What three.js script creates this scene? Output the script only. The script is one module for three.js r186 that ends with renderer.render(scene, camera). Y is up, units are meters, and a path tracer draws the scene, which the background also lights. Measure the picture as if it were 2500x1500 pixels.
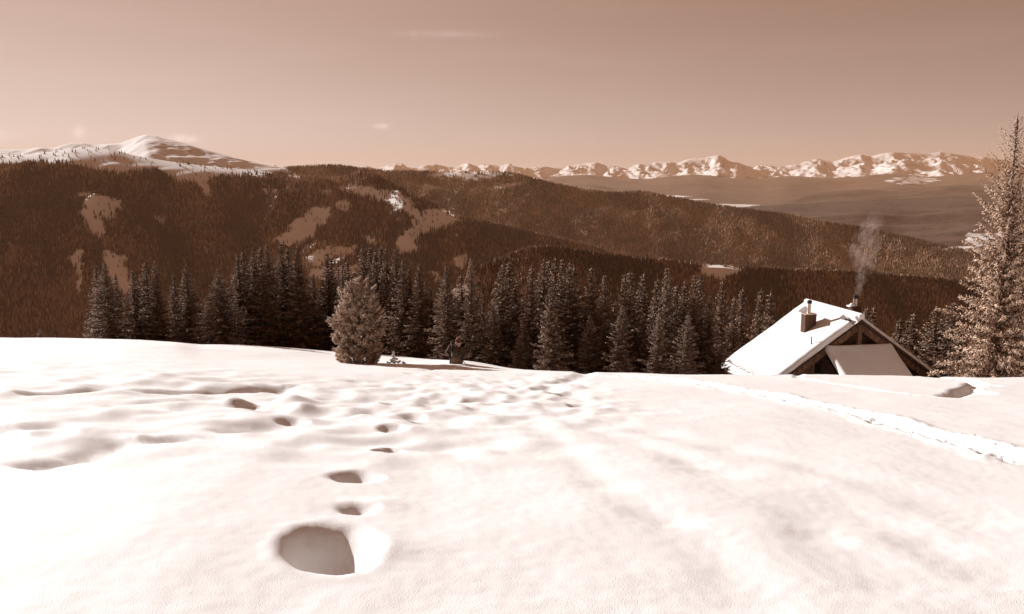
import * as THREE from 'three';
import { mergeGeometries } from 'three/addons/utils/BufferGeometryUtils.js';
import { RoundedBoxGeometry } from 'three/addons/geometries/RoundedBoxGeometry.js';
import { MarchingCubes } from 'three/addons/objects/MarchingCubes.js';
import { ImprovedNoise } from 'three/addons/math/ImprovedNoise.js';

// ------------------------------------------------------------------ camera, sky, sun, exposure
const EYE = 1.6, F = 2000, HORIZON = 440;                    // lens in units of a 2500 x 1500 frame
const PITCH = Math.atan((750 - HORIZON) / F), CP = Math.cos(PITCH), SP = Math.sin(PITCH);
const scene = new THREE.Scene();
const camera = new THREE.PerspectiveCamera(2 * Math.atan(750 / F) * 180 / Math.PI, 2500 / 1500, 0.1, 60000);
camera.position.set(0, EYE, 0);
camera.rotation.x = -PITCH;

const SUN_UP = 20 * Math.PI / 180, SUN_BACK = 40 * Math.PI / 180;
const sunDir = new THREE.Vector3(-Math.cos(SUN_UP) * Math.cos(SUN_BACK), Math.sin(SUN_UP), -Math.cos(SUN_UP) * Math.sin(SUN_BACK));
const sun = new THREE.DirectionalLight(new THREE.Color().setRGB(1, 0.995, 0.99), 5.0);
sun.position.copy(sunDir).multiplyScalar(300);
sun.castShadow = true;
sun.shadow.mapSize.set(4096, 4096);
Object.assign(sun.shadow.camera, { left: -90, right: 90, top: 90, bottom: -90, near: 1, far: 700 });
scene.add(sun, sun.target);

const noiseGen = new ImprovedNoise();
const N3 = (x, y, z) => noiseGen.noise(x, y, z);
function fbm(x, y, z, oct) { let a = 0, k = 1, s = 0; for (let i = 0; i < oct; i++) { a += k * N3(x, y, z + i * 7.3); s += k; k *= 0.5; x *= 2.03; y *= 2.03; } return a / s; }
function ridged(x, y, z, oct) { let a = 0, k = 1, s = 0; for (let i = 0; i < oct; i++) { const n = 1 - Math.abs(N3(x, y, z + i * 5.1)) * 2; a += k * n; s += k; k *= 0.52; x *= 2.07; y *= 2.07; } return a / s; }
const smooth = (a, b, x) => { const t = Math.min(1, Math.max(0, (x - a) / (b - a))); return t * t * (3 - 2 * t); };
const mix = (a, b, t) => a + (b - a) * t;

{ // the sky: pale near the horizon and towards the sun, deeper overhead and away from it, two wisps of cloud
  const W = 2048, H = 1024, data = new Float32Array(W * H * 4), d = new THREE.Vector3();
  const low = [0.56, 0.47, 0.425], mid = [0.238, 0.118, 0.076], top = [0.16, 0.068, 0.036];
  for (let j = 0; j < H; j++) {
    const el = ((j + 0.5) / H - 0.5) * Math.PI, deg = Math.max(0, el * 180 / Math.PI);
    const a = Math.exp(-deg / 6.2), b = smooth(6, 70, deg);
    for (let i = 0; i < W; i++) {
      const th = ((i + 0.5) / W - 0.5) * 2 * Math.PI;
      d.set(Math.cos(el) * Math.cos(th), Math.sin(el), Math.cos(el) * Math.sin(th));   // three's equirectangular: u = atan2(z, x)
      const g = d.dot(sunDir), f = 0.66 + 0.36 * g + 0.14 * Math.pow(Math.max(0, g), 4);
      const az = Math.atan2(d.x, -d.z) * 180 / Math.PI, k = (j * W + i) * 4;
      let c = 0;
      if (deg > 0 && deg < 24 && d.z < 0) {
        const wisp = (x, y, rx, ry, s) => { const q = ((az - x) / rx) ** 2 + ((deg - y) / ry) ** 2; return q < 4 ? s * Math.exp(-q * 1.6) * Math.max(0, 0.55 + 1.1 * fbm(az * 1.9, deg * 4.5, 3, 3)) : 0; };
        c = wisp(-8.9, 3.6, 0.55, 0.16, 0.6) + wisp(-4.5, 9.6, 3.6, 0.2, 0.25) + wisp(-27.4, 2.9, 0.35, 0.4, 0.5) + wisp(-21.5, 2.6, 0.9, 0.22, 0.7) + wisp(-32.2, 2.6, 1.6, 0.35, 0.3);
        c += 0.05 * Math.max(0, fbm(az * 0.08, deg * 0.55, 9, 4));
      }
      for (let n = 0; n < 3; n++) data[k + n] = mix(mix(mid[n], low[n], a), top[n], b) * f * 1.0 + [0.15, 0.165, 0.17][n] * Math.pow(Math.max(0, g), 3) * Math.exp(-deg / 30) + Math.min(0.6, c) * [0.5, 0.47, 0.45][n];
      data[k + 3] = 1;
    }
  }
  const sky = new THREE.DataTexture(data, W, H, THREE.RGBAFormat, THREE.FloatType);
  sky.mapping = THREE.EquirectangularReflectionMapping;
  sky.magFilter = sky.minFilter = THREE.LinearFilter;
  sky.needsUpdate = true;
  scene.background = sky;
  scene.environment = sky;
}
scene.fog = new THREE.FogExp2(new THREE.Color().setRGB(1.0, 0.56, 0.32), 0.000028);   // thin winter haze over the valley
const renderer = new THREE.WebGLRenderer();
renderer.toneMapping = THREE.LinearToneMapping;
renderer.toneMappingExposure = 1.5;
renderer.shadowMap.enabled = true;

// ------------------------------------------------------------------ helpers
let seed = 12345;
function rnd() { seed |= 0; seed = seed + 0x6D2B79F5 | 0; let t = Math.imul(seed ^ seed >>> 15, 1 | seed); t = t + Math.imul(t ^ t >>> 7, 61 | t) ^ t; return ((t ^ t >>> 14) >>> 0) / 4294967296; }
const rr = (a, b) => a + (b - a) * rnd();
const used = {};
function numbered(n) { const k = used[n] = (used[n] ?? -1) + 1; return k ? n + '_' + String(k).padStart(3, '0') : n; }
function tag(o, label, category, group, kind) { o.userData = { label, category }; if (group) o.userData.group = group; if (kind) o.userData.kind = kind; return o; }
function shade(o) { o.traverse((m) => { if (m.isMesh) m.castShadow = m.receiveShadow = true; }); return o; }
function thing(name, label, category, pos, turn = 0, group) { const o = new THREE.Group(); o.name = numbered(name); o.position.set(...pos); o.rotation.y = turn; tag(o, label, category, group); scene.add(o); return o; }
function part(name, g, m, parent) { const o = new THREE.Mesh(Array.isArray(g) ? mergeGeometries(g.map((x) => x.index ? x.toNonIndexed() : x)) : g, m); o.name = name; parent.add(o); return o; }
function structure(name, g, m, label, category) { const o = new THREE.Mesh(g, m); o.name = name; tag(o, label, category, null, 'structure'); scene.add(o); return o; }
const box = (w, h, d, x = 0, y = 0, z = 0) => new THREE.BoxGeometry(w, h, d).translate(x, y, z);
function rod(a, b, r1, r2 = r1, n = 8) {
  const A = new THREE.Vector3(...a), B = new THREE.Vector3(...b), d = B.clone().sub(A), l = d.length();
  const g = new THREE.CylinderGeometry(r2, r1, l, n); g.translate(0, l / 2, 0);
  g.applyQuaternion(new THREE.Quaternion().setFromUnitVectors(new THREE.Vector3(0, 1, 0), d.normalize())); g.translate(A.x, A.y, A.z); return g;
}
// what a viewer standing at the camera sees: frame position -> slope of the ray, and back
const rayY = (py) => { const b = (750 - py) / F; return (b * CP - SP) / (b * SP + CP); };         // rise per metre ahead
const rayX = (px, py) => (px - 1250) / F / ((750 - py) / F * SP + CP);                              // metres right per metre ahead
const at = (px, py, D) => new THREE.Vector3(rayX(px, py) * D, EYE + rayY(py) * D, -D);
function seen(x, y, z) { const Y = y - EYE, w = -Y * SP - z * CP; return [1250 + F * x / w, 750 - F * (Y * CP - z * SP) / w]; }
function table(rows, x, c) {                                    // smooth, without overshoot
  const n = rows.length; if (x <= rows[0][0]) return rows[0][c]; if (x >= rows[n - 1][0]) return rows[n - 1][c];
  let i = 1; while (rows[i][0] < x) i++;
  const X = (k) => rows[k][0], Y = (k) => rows[k][c], sl = (k) => (Y(k + 1) - Y(k)) / (X(k + 1) - X(k));
  const tan = (k) => { if (k === 0 || k === n - 1) return 0; const a = sl(k - 1), b = sl(k); return a * b <= 0 ? 0 : 2 * a * b / (a + b); };
  const h = X(i) - X(i - 1), t = (x - X(i - 1)) / h; if (rows.sharp) return mix(Y(i - 1), Y(i), t);
  const t2 = t * t, t3 = t2 * t;
  return (2 * t3 - 3 * t2 + 1) * Y(i - 1) + (t3 - 2 * t2 + t) * h * tan(i - 1) + (3 * t2 - 2 * t3) * Y(i) + (t3 - t2) * h * tan(i);
}
function inside(poly, x, y) { let c = false; for (let i = 0, j = poly.length - 1; i < poly.length; j = i++) { const [xi, yi] = poly[i], [xj, yj] = poly[j]; if ((yi > y) !== (yj > y) && x < (xj - xi) * (y - yi) / (yj - yi) + xi) c = !c; } return c; }

// tileable noise textures
function noiseTexture(size, cells, seed0, contrast = 1) {
  const data = new Uint8Array(size * size * 4), v = new Float32Array(size * size);
  const hash = (x, y, s) => { let h = (x * 374761393 + y * 668265263 + s * 974711) | 0; h = Math.imul(h ^ h >>> 13, 1274126177); return ((h ^ h >>> 16) >>> 0) / 4294967296; };
  cells.forEach(([c, amp], s) => {
    for (let j = 0; j < size; j++) for (let i = 0; i < size; i++) {
      const x = i / size * c, y = j / size * c, x0 = Math.floor(x), y0 = Math.floor(y), fx = x - x0, fy = y - y0, u = fx * fx * (3 - 2 * fx), w = fy * fy * (3 - 2 * fy);
      const h = (a, b) => hash((a + c) % c, (b + c) % c, s + seed0);
      v[j * size + i] += amp * (mix(mix(h(x0, y0), h(x0 + 1, y0), u), mix(h(x0, y0 + 1), h(x0 + 1, y0 + 1), u), w) - 0.5);
    }
  });
  for (let i = 0; i < v.length; i++) { const b = Math.max(0, Math.min(255, 128 + v[i] * 255 * contrast)); data.set([b, b, b, 255], i * 4); }
  const t = new THREE.DataTexture(data, size, size); t.wrapS = t.wrapT = THREE.RepeatWrapping; t.magFilter = t.minFilter = THREE.LinearFilter; t.needsUpdate = true; return t;
}
function woodTexture(seed0, base, dark, rough) {      // grain along v
  const s = 256, data = new Uint8Array(s * s * 4);
  for (let j = 0; j < s; j++) for (let i = 0; i < s; i++) {
    const a = i / s * Math.PI * 2, g = fbm(Math.cos(a) * 6 + seed0, Math.sin(a) * 6, j / s * 1.1, 3) * 1.4 + fbm(Math.cos(a) * 22, Math.sin(a) * 22 + seed0, j / s * 3, 2) * 0.8;
    const t = Math.min(1, Math.max(0, 0.5 + g * rough));
    for (let n = 0; n < 3; n++) data[(j * s + i) * 4 + n] = mix(dark[n], base[n], t); data[(j * s + i) * 4 + 3] = 255;
  }
  const t = new THREE.DataTexture(data, s, s); t.colorSpace = THREE.SRGBColorSpace; t.wrapS = t.wrapT = THREE.MirroredRepeatWrapping; t.magFilter = THREE.LinearFilter; t.needsUpdate = true; return t;
}
const RGB = (r, g, b) => new THREE.Color().setRGB(r, g, b);
const std = (o) => new THREE.MeshStandardMaterial({ roughness: 0.9, ...o });
const grain = noiseTexture(1024, [[150, 0.4], [256, 0.7], [420, 0.7]], 3);
grain.repeat.set(1 / 1.1, 1 / 1.1);
const M = {
  snow: std({ color: RGB(0.865, 0.855, 0.845), roughness: 0.75, bumpMap: grain, bumpScale: 0.002 }),
  roofSnow: std({ color: RGB(0.88, 0.86, 0.845), roughness: 0.8, bumpMap: grain, bumpScale: 0.006 }),
  land: std({ vertexColors: true, roughness: 1 }),
  needles: std({ vertexColors: true, roughness: 0.85 }),
  bark: std({ color: RGB(0.085, 0.05, 0.032), roughness: 1 }),
  wood: std({ map: woodTexture(1, [128, 92, 68], [74, 48, 32], 0.9) }),
  woodPale: std({ map: woodTexture(4, [158, 120, 94], [104, 72, 52], 0.9) }),
  woodDark: std({ map: woodTexture(9, [92, 62, 44], [48, 29, 19], 0.9) }),
  metal: std({ color: RGB(0.62, 0.5, 0.43), roughness: 0.45, metalness: 0.6 }),
  polePaint: std({ color: RGB(0.5, 0.33, 0.27), roughness: 0.4 }),
  black: std({ color: RGB(0.022, 0.013, 0.01), roughness: 0.7 }),
  glass: new THREE.MeshPhysicalMaterial({ color: RGB(0.95, 0.9, 0.85), roughness: 0.05, transmission: 1, thickness: 0 }),
  ice: new THREE.MeshPhysicalMaterial({ color: RGB(0.85, 0.78, 0.73), roughness: 0.25 }),
};

// ------------------------------------------------------------------ the snow field under the camera
// [frame x of the brow, its frame height, metres ahead, how much steeper the far side falls]
const BROAD = [[-1500, 812, 44], [-300, 817, 43], [250, 826, 43], [650, 848, 44], [1000, 872, 41], [1500, 897, 31], [2000, 907, 29], [2500, 914, 29], [4000, 918, 29]];
const BROW = [[-1500, 812, 44, 0.3], [-300, 816, 42, 0.3], [0, 822, 42, 0.3], [250, 822, 42, 0.3], [390, 828, 42, 0.28], [475, 840, 43, 0.12], [560, 842, 46, 0.1], [700, 850, 47, 0.1], [850, 863, 45, 0.1],
  [1000, 871, 42, 0.12], [1150, 883, 36, 0.18], [1300, 894, 32, 0.26], [1500, 898, 30, 0.3], [1700, 902, 29, 0.3], [2000, 908, 29, 0.3], [2300, 913, 29, 0.3], [2500, 915, 29, 0.3], [4000, 918, 29, 0.3]];
function ground0(x, z) {
  const r = Math.hypot(x, z), az = Math.atan2(x, -z), a = Math.sign(az) * Math.min(Math.abs(az), 1.05);
  const px = 1250 + F * Math.tan(a) / 0.985, D = r * Math.cos(a), R0 = table(BROAD, px, 2), t = smooth(0.45, 0.95, D / R0), R = mix(R0, table(BROW, px, 2), t), s = mix(rayY(table(BROAD, px, 1)), rayY(table(BROW, px, 1)), t), C = EYE + s * R, k = table(BROW, px, 3), w = 1.1;
  const u = (D - R - 0.6) / w, sp = u > 20 ? u : Math.log(1 + Math.exp(u));
  const front = C * D / R - k * w * sp, back = Math.abs(az) > 1.05 ? smooth(1.05, 2.3, Math.abs(az)) : 0;
  return mix(front, 0.13 * r, back);
}
function onGround(px, py) { let a = 0.5, b = 0.5; const dy = rayY(py), dx = rayX(px, py); while (b < 70) { b *= 1.02; if (EYE + dy * b < ground0(dx * b, -b)) break; a = b; } for (let i = 0; i < 24; i++) { const m = (a + b) / 2; if (EYE + dy * m < ground0(dx * m, -m)) b = m; else a = m; } return [dx * b, -b]; }
// marks in the snow: holes and lumps [frame x, y, width in frame units, depth ratio along the view, metres deep (minus = lump), steepness]
const PITS = [[808, 1353, 170, 1.2, 0.34, 1.75], [856, 1392, 84, 0.9, 0.08, 1.3], [872, 1262, 80, 0.8, 0.10, 1.4], [866, 1180, 92, 0.9, 0.15, 1.8], [948, 1113, 62, 0.9, 0.12, 3], [960, 1060, 60, 1, 0.1, 2], [1030, 1044, 52, 1, 0.09, 3], [1003, 1026, 54, 1, 0.09, 2],
  [1066, 978, 80, 1.3, 0.13, 2], [1150, 982, 50, 1, 0.08, 2], [1050, 998, 80, 1, 0.08, 2], [960, 990, 50, 1, 0.1, 2], [1100, 958, 60, 1, 0.07, 2], [1208, 955, 46, 1, 0.08, 3], [1140, 992, 40, 1, 0.06, 2],
  [1335, 950, 84, 1.6, 0.16, 3], [1408, 930, 56, 1, 0.08, 2], [1398, 962, 60, 1.2, 0.1, 2], [1420, 990, 56, 1, 0.1, 2], [1334, 1006, 46, 1, 0.08, 2], [1455, 905, 50, 1, 0.1, 2], [1270, 985, 60, 1, 0.06, 2], [1370, 978, 50, 1, 0.06, 2],
  [668, 943, 74, 1.3, 0.12, 2], [700, 953, 60, 1, 0.05, 1], [560, 948, 90, 1, 0.06, 1], [600, 1052, 130, 0.9, 0.13, 1.2], [712, 1036, 60, 1, 0.1, 2], [800, 1012, 120, 1, 0.1, 1.2], [120, 1048, 80, 1, 0.1, 1.5], [130, 1068, 70, 1, 0.06, 1], [310, 992, 90, 1, 0.06, 1],
  [378, 998, 40, 1, 0.06, 2], [905, 1015, 90, 1, 0.08, 1.3], [1012, 906, 40, 1, 0.08, 2], [1040, 908, 30, 1, 0.06, 2], [1003, 916, 30, 1, 0.05, 2], [870, 932, 36, 1, 0.05, 2], [930, 944, 60, 1, 0.05, 1], [1300, 915, 60, 1, 0.05, 1], [1230, 930, 70, 1, 0.05, 1],
  [1480, 1195, 110, 0.5, 0.05, 1.2], [1700, 1140, 90, 0.7, 0.06, 1.2], [1760, 1160, 150, 0.6, 0.07, 1.2], [2060, 1275, 200, 0.6, 0.07, 1.1], [1610, 1062, 110, 0.7, 0.06, 1.2], [1780, 1105, 120, 0.7, 0.05, 1], [2000, 1320, 120, 0.6, 0.05, 1], [2250, 1330, 160, 0.6, 0.05, 1], [1590, 1270, 140, 0.6, 0.05, 1],
  [1650, 1285, 110, 0.5, 0.05, 1], [1990, 1240, 200, 0.6, 0.06, 1], [1990, 1160, 140, 0.6, 0.03, 1], [2380, 958, 60, 1.2, 0.1, 2], [2420, 945, 30, 1, 0.08, 2], [1905, 918, 26, 1, 0.14, 3], [1937, 915, 22, 1, 0.14, 3],
  [580, 986, 66, 0.8, -0.16, 1.6], [565, 980, 40, 0.8, -0.07, 2], [700, 988, 90, 1, -0.16, 1.2], [742, 1000, 60, 1, -0.08, 1], [620, 1030, 150, 1, -0.08, 1], [340, 1078, 70, 1, -0.09, 1.2], [190, 1068, 120, 1, -0.07, 1], [820, 985, 120, 1, -0.06, 1], [1090, 945, 110, 1, -0.07, 1], [1180, 970, 80, 1, -0.06, 1],
  [780, 945, 160, 1, -0.06, 1], [1340, 962, 100, 1, -0.06, 1], [1380, 945, 60, 1, -0.06, 1], [1110, 890, 130, 1.5, -0.12, 1], [930, 1250, 130, 0.7, -0.03, 1], [925, 1365, 190, 0.6, -0.03, 1], [1030, 910, 90, 1, -0.05, 1]]
  .map(([px, py, w, k, d, s]) => { const [x, z] = onGround(px, py), r = Math.hypot(x, z), a = w / 2 / F * r * 1.02; if (px > 1470 && px < 2340 && py > 1040 && d > 0) d *= 0.42; return { x, z, a, b: a * Math.max(1, k * 1.35), d, s, ux: -z / r, uz: x / r, far: 3.4 * a * Math.max(1, k * 1.35) }; });
// furrows [points in the frame], half width, depth, roughness
const FURROWS = [
  [[[20, 962], [90, 957], [230, 948], [350, 951], [470, 950], [560, 949], [668, 943], [760, 940]], 0.22, 0.10, 0.2],
  [[[40, 1145], [110, 1132], [190, 1124], [240, 1100], [300, 1085], [390, 1078], [480, 1070]], 0.22, 0.095, 0.2],
  [[[1470, 911], [1560, 918], [1640, 925], [1720, 938], [1800, 950], [1900, 966], [2000, 990], [2100, 1012], [2200, 1042], [2300, 1064], [2420, 1096], [2600, 1150]], 0.27, 0.12, 1.3],
  [[[1935, 914], [1950, 926], [2010, 937], [2090, 946], [2160, 956], [2230, 963], [2310, 970]], 0.13, 0.05, 0.7],
  [[[2305, 968], [2345, 961], [2375, 950], [2385, 940], [2350, 930], [2280, 925], [2180, 918]], 0.22, 0.14, 0.4],
  [[[1320, 1010], [1400, 1040], [1500, 1070], [1600, 1105], [1700, 1150], [1800, 1195], [1900, 1250], [2000, 1310], [2120, 1390], [2230, 1490]], 0.28, 0.022, 0.1],
  [[[1260, 1030], [1340, 1070], [1410, 1130], [1480, 1195], [1560, 1250], [1650, 1300], [1740, 1370], [1800, 1430], [1900, 1530]], 0.26, 0.02, 0.1],
  [[[1420, 1030], [1600, 1065], [1760, 1100], [1950, 1140], [2150, 1195], [2300, 1240], [2500, 1300]], 0.32, 0.022, 0.1],
  [[[1600, 1120], [1800, 1150], [2000, 1200], [2200, 1290], [2400, 1390], [2500, 1450]], 0.3, 0.02, 0.1],
  [[[1330, 935], [1390, 925], [1430, 912], [1400, 904], [1350, 900], [1320, 903]], 0.3, 0.09, 0.5],
  [[[1240, 945], [1330, 955], [1400, 972], [1440, 985]], 0.25, 0.06, 0.3],
  [[[80, 886], [150, 888], [215, 886]], 0.16, 0.05, 0.3], [[[940, 905], [1010, 907], [1060, 900], [1110, 897]], 0.2, 0.06, 0.4],
].map(([pts, w, d, rough]) => { const p = pts.map((q) => onGround(...q)); return { p, w, d, rough, x0: Math.min(...p.map((q) => q[0])) - 4 * w, x1: Math.max(...p.map((q) => q[0])) + 4 * w, z0: Math.min(...p.map((q) => q[1])) - 4 * w, z1: Math.max(...p.map((q) => q[1])) + 4 * w }; });
function ground(x, z) {
  let h = ground0(x, z);
  const r = Math.hypot(x, z), near = 1 - smooth(40, 75, r), front = smooth(2, 6, r);
  h += near * (0.13 * front * N3(x * 0.16, z * 0.16, 1.5) + 0.026 * N3(x * 0.55, z * 0.42, 4.2) + 0.009 * N3(x * 2.1, z * 1.6, 8.8) + 0.0035 * N3(x * 9, z * 9, 2.2));
  const left = smooth(1.5, -2.5, x + 0.1 * z) * smooth(-7, -10, z) * smooth(-26, -18, z);      // trampled, drifted ground on the left
  if (left > 0) h += left * (0.10 * N3(x * 0.9, z * 0.75, 6.1) + 0.05 * N3(x * 1.9 + 3, z * 1.5, 3.3));
  const mid = smooth(-4.5, -2, x) * smooth(3.2, 1.2, x) * smooth(-11, -14, z) * smooth(-30, -22, z);
  if (mid > 0) h += mid * (0.06 * N3(x * 1.3, z * 1.0, 16.1) + 0.035 * N3(x * 3, z * 2.2, 13.3));
  for (const f of FURROWS) {
    if (x < f.x0 || x > f.x1 || z < f.z0 || z > f.z1) continue;
    let best = 1e9, along = 0;
    for (let i = 1; i < f.p.length; i++) {
      const [ax, az] = f.p[i - 1], [bx, bz] = f.p[i], dx = bx - ax, dz = bz - az, t = Math.min(1, Math.max(0, ((x - ax) * dx + (z - az) * dz) / (dx * dx + dz * dz))), q = Math.hypot(x - ax - t * dx, z - az - t * dz);
      if (q < best) { best = q; along = i + t; }
    }
    const end = smooth(1, 1.5, along) * smooth(f.p.length, f.p.length - 0.5, along), w = f.w * (1 + 0.3 * N3(x * 1.7, z * 1.7, 5) + 0.35 * N3(x * 0.6, z * 0.6, 15));
    const q = best / w;
    if (q < 4) {
      h -= end * f.d * Math.exp(-(q ** (f.rough > 0.6 ? 4 : 2.2)));
      if (f.rough > 0.15) h += end * f.rough * f.d * (0.45 * N3(x * 3.1, z * 3.7, 1) * Math.exp(-q * q * 0.5) + 0.3 * N3(x * 8, z * 9, 6) * Math.exp(-q * q * 0.4) + 0.3 * N3(x * 21, z * 21, 4) * Math.exp(-q * q * 0.7) + 0.22 * Math.exp(-((q - 1.5) ** 2) * 4));
    }
  }
  for (const p of PITS) {
    const dx = x - p.x, dz = z - p.z;
    if (Math.abs(dx) > p.far || Math.abs(dz) > p.far) continue;
    const u = (dx * p.ux + dz * p.uz) / p.a, v = (dx * p.uz - dz * p.ux) / p.b, wob = 1 + (p.d > 0.25 ? 0.05 : 0.14) * N3(x * 1.2 / p.a, z * 1.2 / p.a, 7.7) + (p.d > 0.25 ? 0.03 * N3(x * 9, z * 9, 3) + 0.012 * N3(x * 30, z * 30, 5) : 0), q = Math.hypot(u, v) * wob;
    if (q < 3.4) { const e = Math.exp(-((q * 0.92) ** (2 * Math.max(1, p.s * 0.8)))); h -= p.d * e; if (p.d > 0 && q > 0.6) h += p.d * 0.06 * Math.exp(-((q - 1.45) ** 2) * 5); }
  }
  return h;
}
{
  const angles = [];
  for (let i = 0; i <= 660; i++) angles.push(mix(-0.74, 0.74, i / 660));
  for (let i = 1; i < 60; i++) angles.push(mix(0.74, 2 * Math.PI - 0.74, i / 60));
  const rings = []; for (let r = 0.7; r < 135; r *= r < 1.6 ? 1.03 : r > 60 ? 1.03 : 1.0078) rings.push(r);
  const na = angles.length, nr = rings.length, pos = new Float32Array((na * nr + 1) * 3), uv = new Float32Array((na * nr + 1) * 2), idx = [];
  rings.forEach((r, j) => angles.forEach((a, i) => { const k = j * na + i, x = Math.sin(a) * r, z = -Math.cos(a) * r; pos.set([x, ground(x, z), z], k * 3); uv.set([x, z], k * 2); }));
  pos.set([0, ground(0, 0.001), 0], na * nr * 3);
  for (let i = 0; i < na; i++) { const n = (i + 1) % na; idx.push(na * nr, n, i); for (let j = 1; j < nr; j++) { const a = (j - 1) * na + i, b = (j - 1) * na + n, c = j * na + i, d = j * na + n; idx.push(a, b, c, b, d, c); } }
  const g = new THREE.BufferGeometry(); g.setAttribute('position', new THREE.BufferAttribute(pos, 3)); g.setAttribute('uv', new THREE.BufferAttribute(uv, 2)); g.setIndex(idx); g.computeVertexNormals();
  structure('snow_field', g, M.snow, 'sunlit snow slope with footprints, old furrows and a trampled track across the foreground', 'snow field');
}

{ // crumbs of broken crust beside the trench
  seed = 31; const g = new THREE.IcosahedronGeometry(1, 1), p = g.attributes.position, spots = [], m = new THREE.Matrix4(), q = new THREE.Quaternion();
  for (let i = 0; i < p.count; i++) { const k = 0.8 + 0.45 * N3(p.getX(i) * 1.7, p.getY(i) * 1.7, p.getZ(i) * 1.7 + 3); p.setXYZ(i, p.getX(i) * k, p.getY(i) * k * 0.75, p.getZ(i) * k); }
  g.computeVertexNormals();
  const tr = FURROWS[2]; for (let i = 0; i < 900; i++) { const k = 1 + Math.floor(rnd() * (tr.p.length - 2)), [ax, az] = tr.p[k - 1], [bx, bz] = tr.p[k], t = rnd(), dx = bx - ax, dz = bz - az, l = Math.hypot(dx, dz), o = (rnd() + rnd() - 1) * 0.62; spots.push([ax + dx * t - dz / l * o, az + dz * t + dx / l * o, 0.004 + 0.02 * rnd() ** 3]); }
  const crumbs = new THREE.InstancedMesh(g, M.snow, spots.length);
  spots.forEach(([x, z, r], i) => crumbs.setMatrixAt(i, m.compose(new THREE.Vector3(x, ground(x, z) + r * 0.1, z), q.setFromAxisAngle(new THREE.Vector3(0, 1, 0), rr(0, 6)), new THREE.Vector3(r * rr(0.8, 1.4), r, r))));
  crumbs.name = 'snow_crumbs'; tag(crumbs, 'crumbs of broken snow crust along the trench on the right', 'snow crumbs', null, 'stuff'); scene.add(crumbs);
}

// ------------------------------------------------------------------ hills and mountains
const c1 = (l) => l.map(([x, y]) => [x / 3.533, y / 3.533 + 280]), c2 = (l) => l.map(([x, y]) => [x / 3.533 + 600, y / 3.533 + 350]), c3 = (l) => l.map(([x, y]) => [x / 3.533 + 1200, y / 3.533 + 350]), c4 = (l) => l.map(([x, y]) => [x / 3.533 + 1800, y / 3.533 + 350]);
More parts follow.
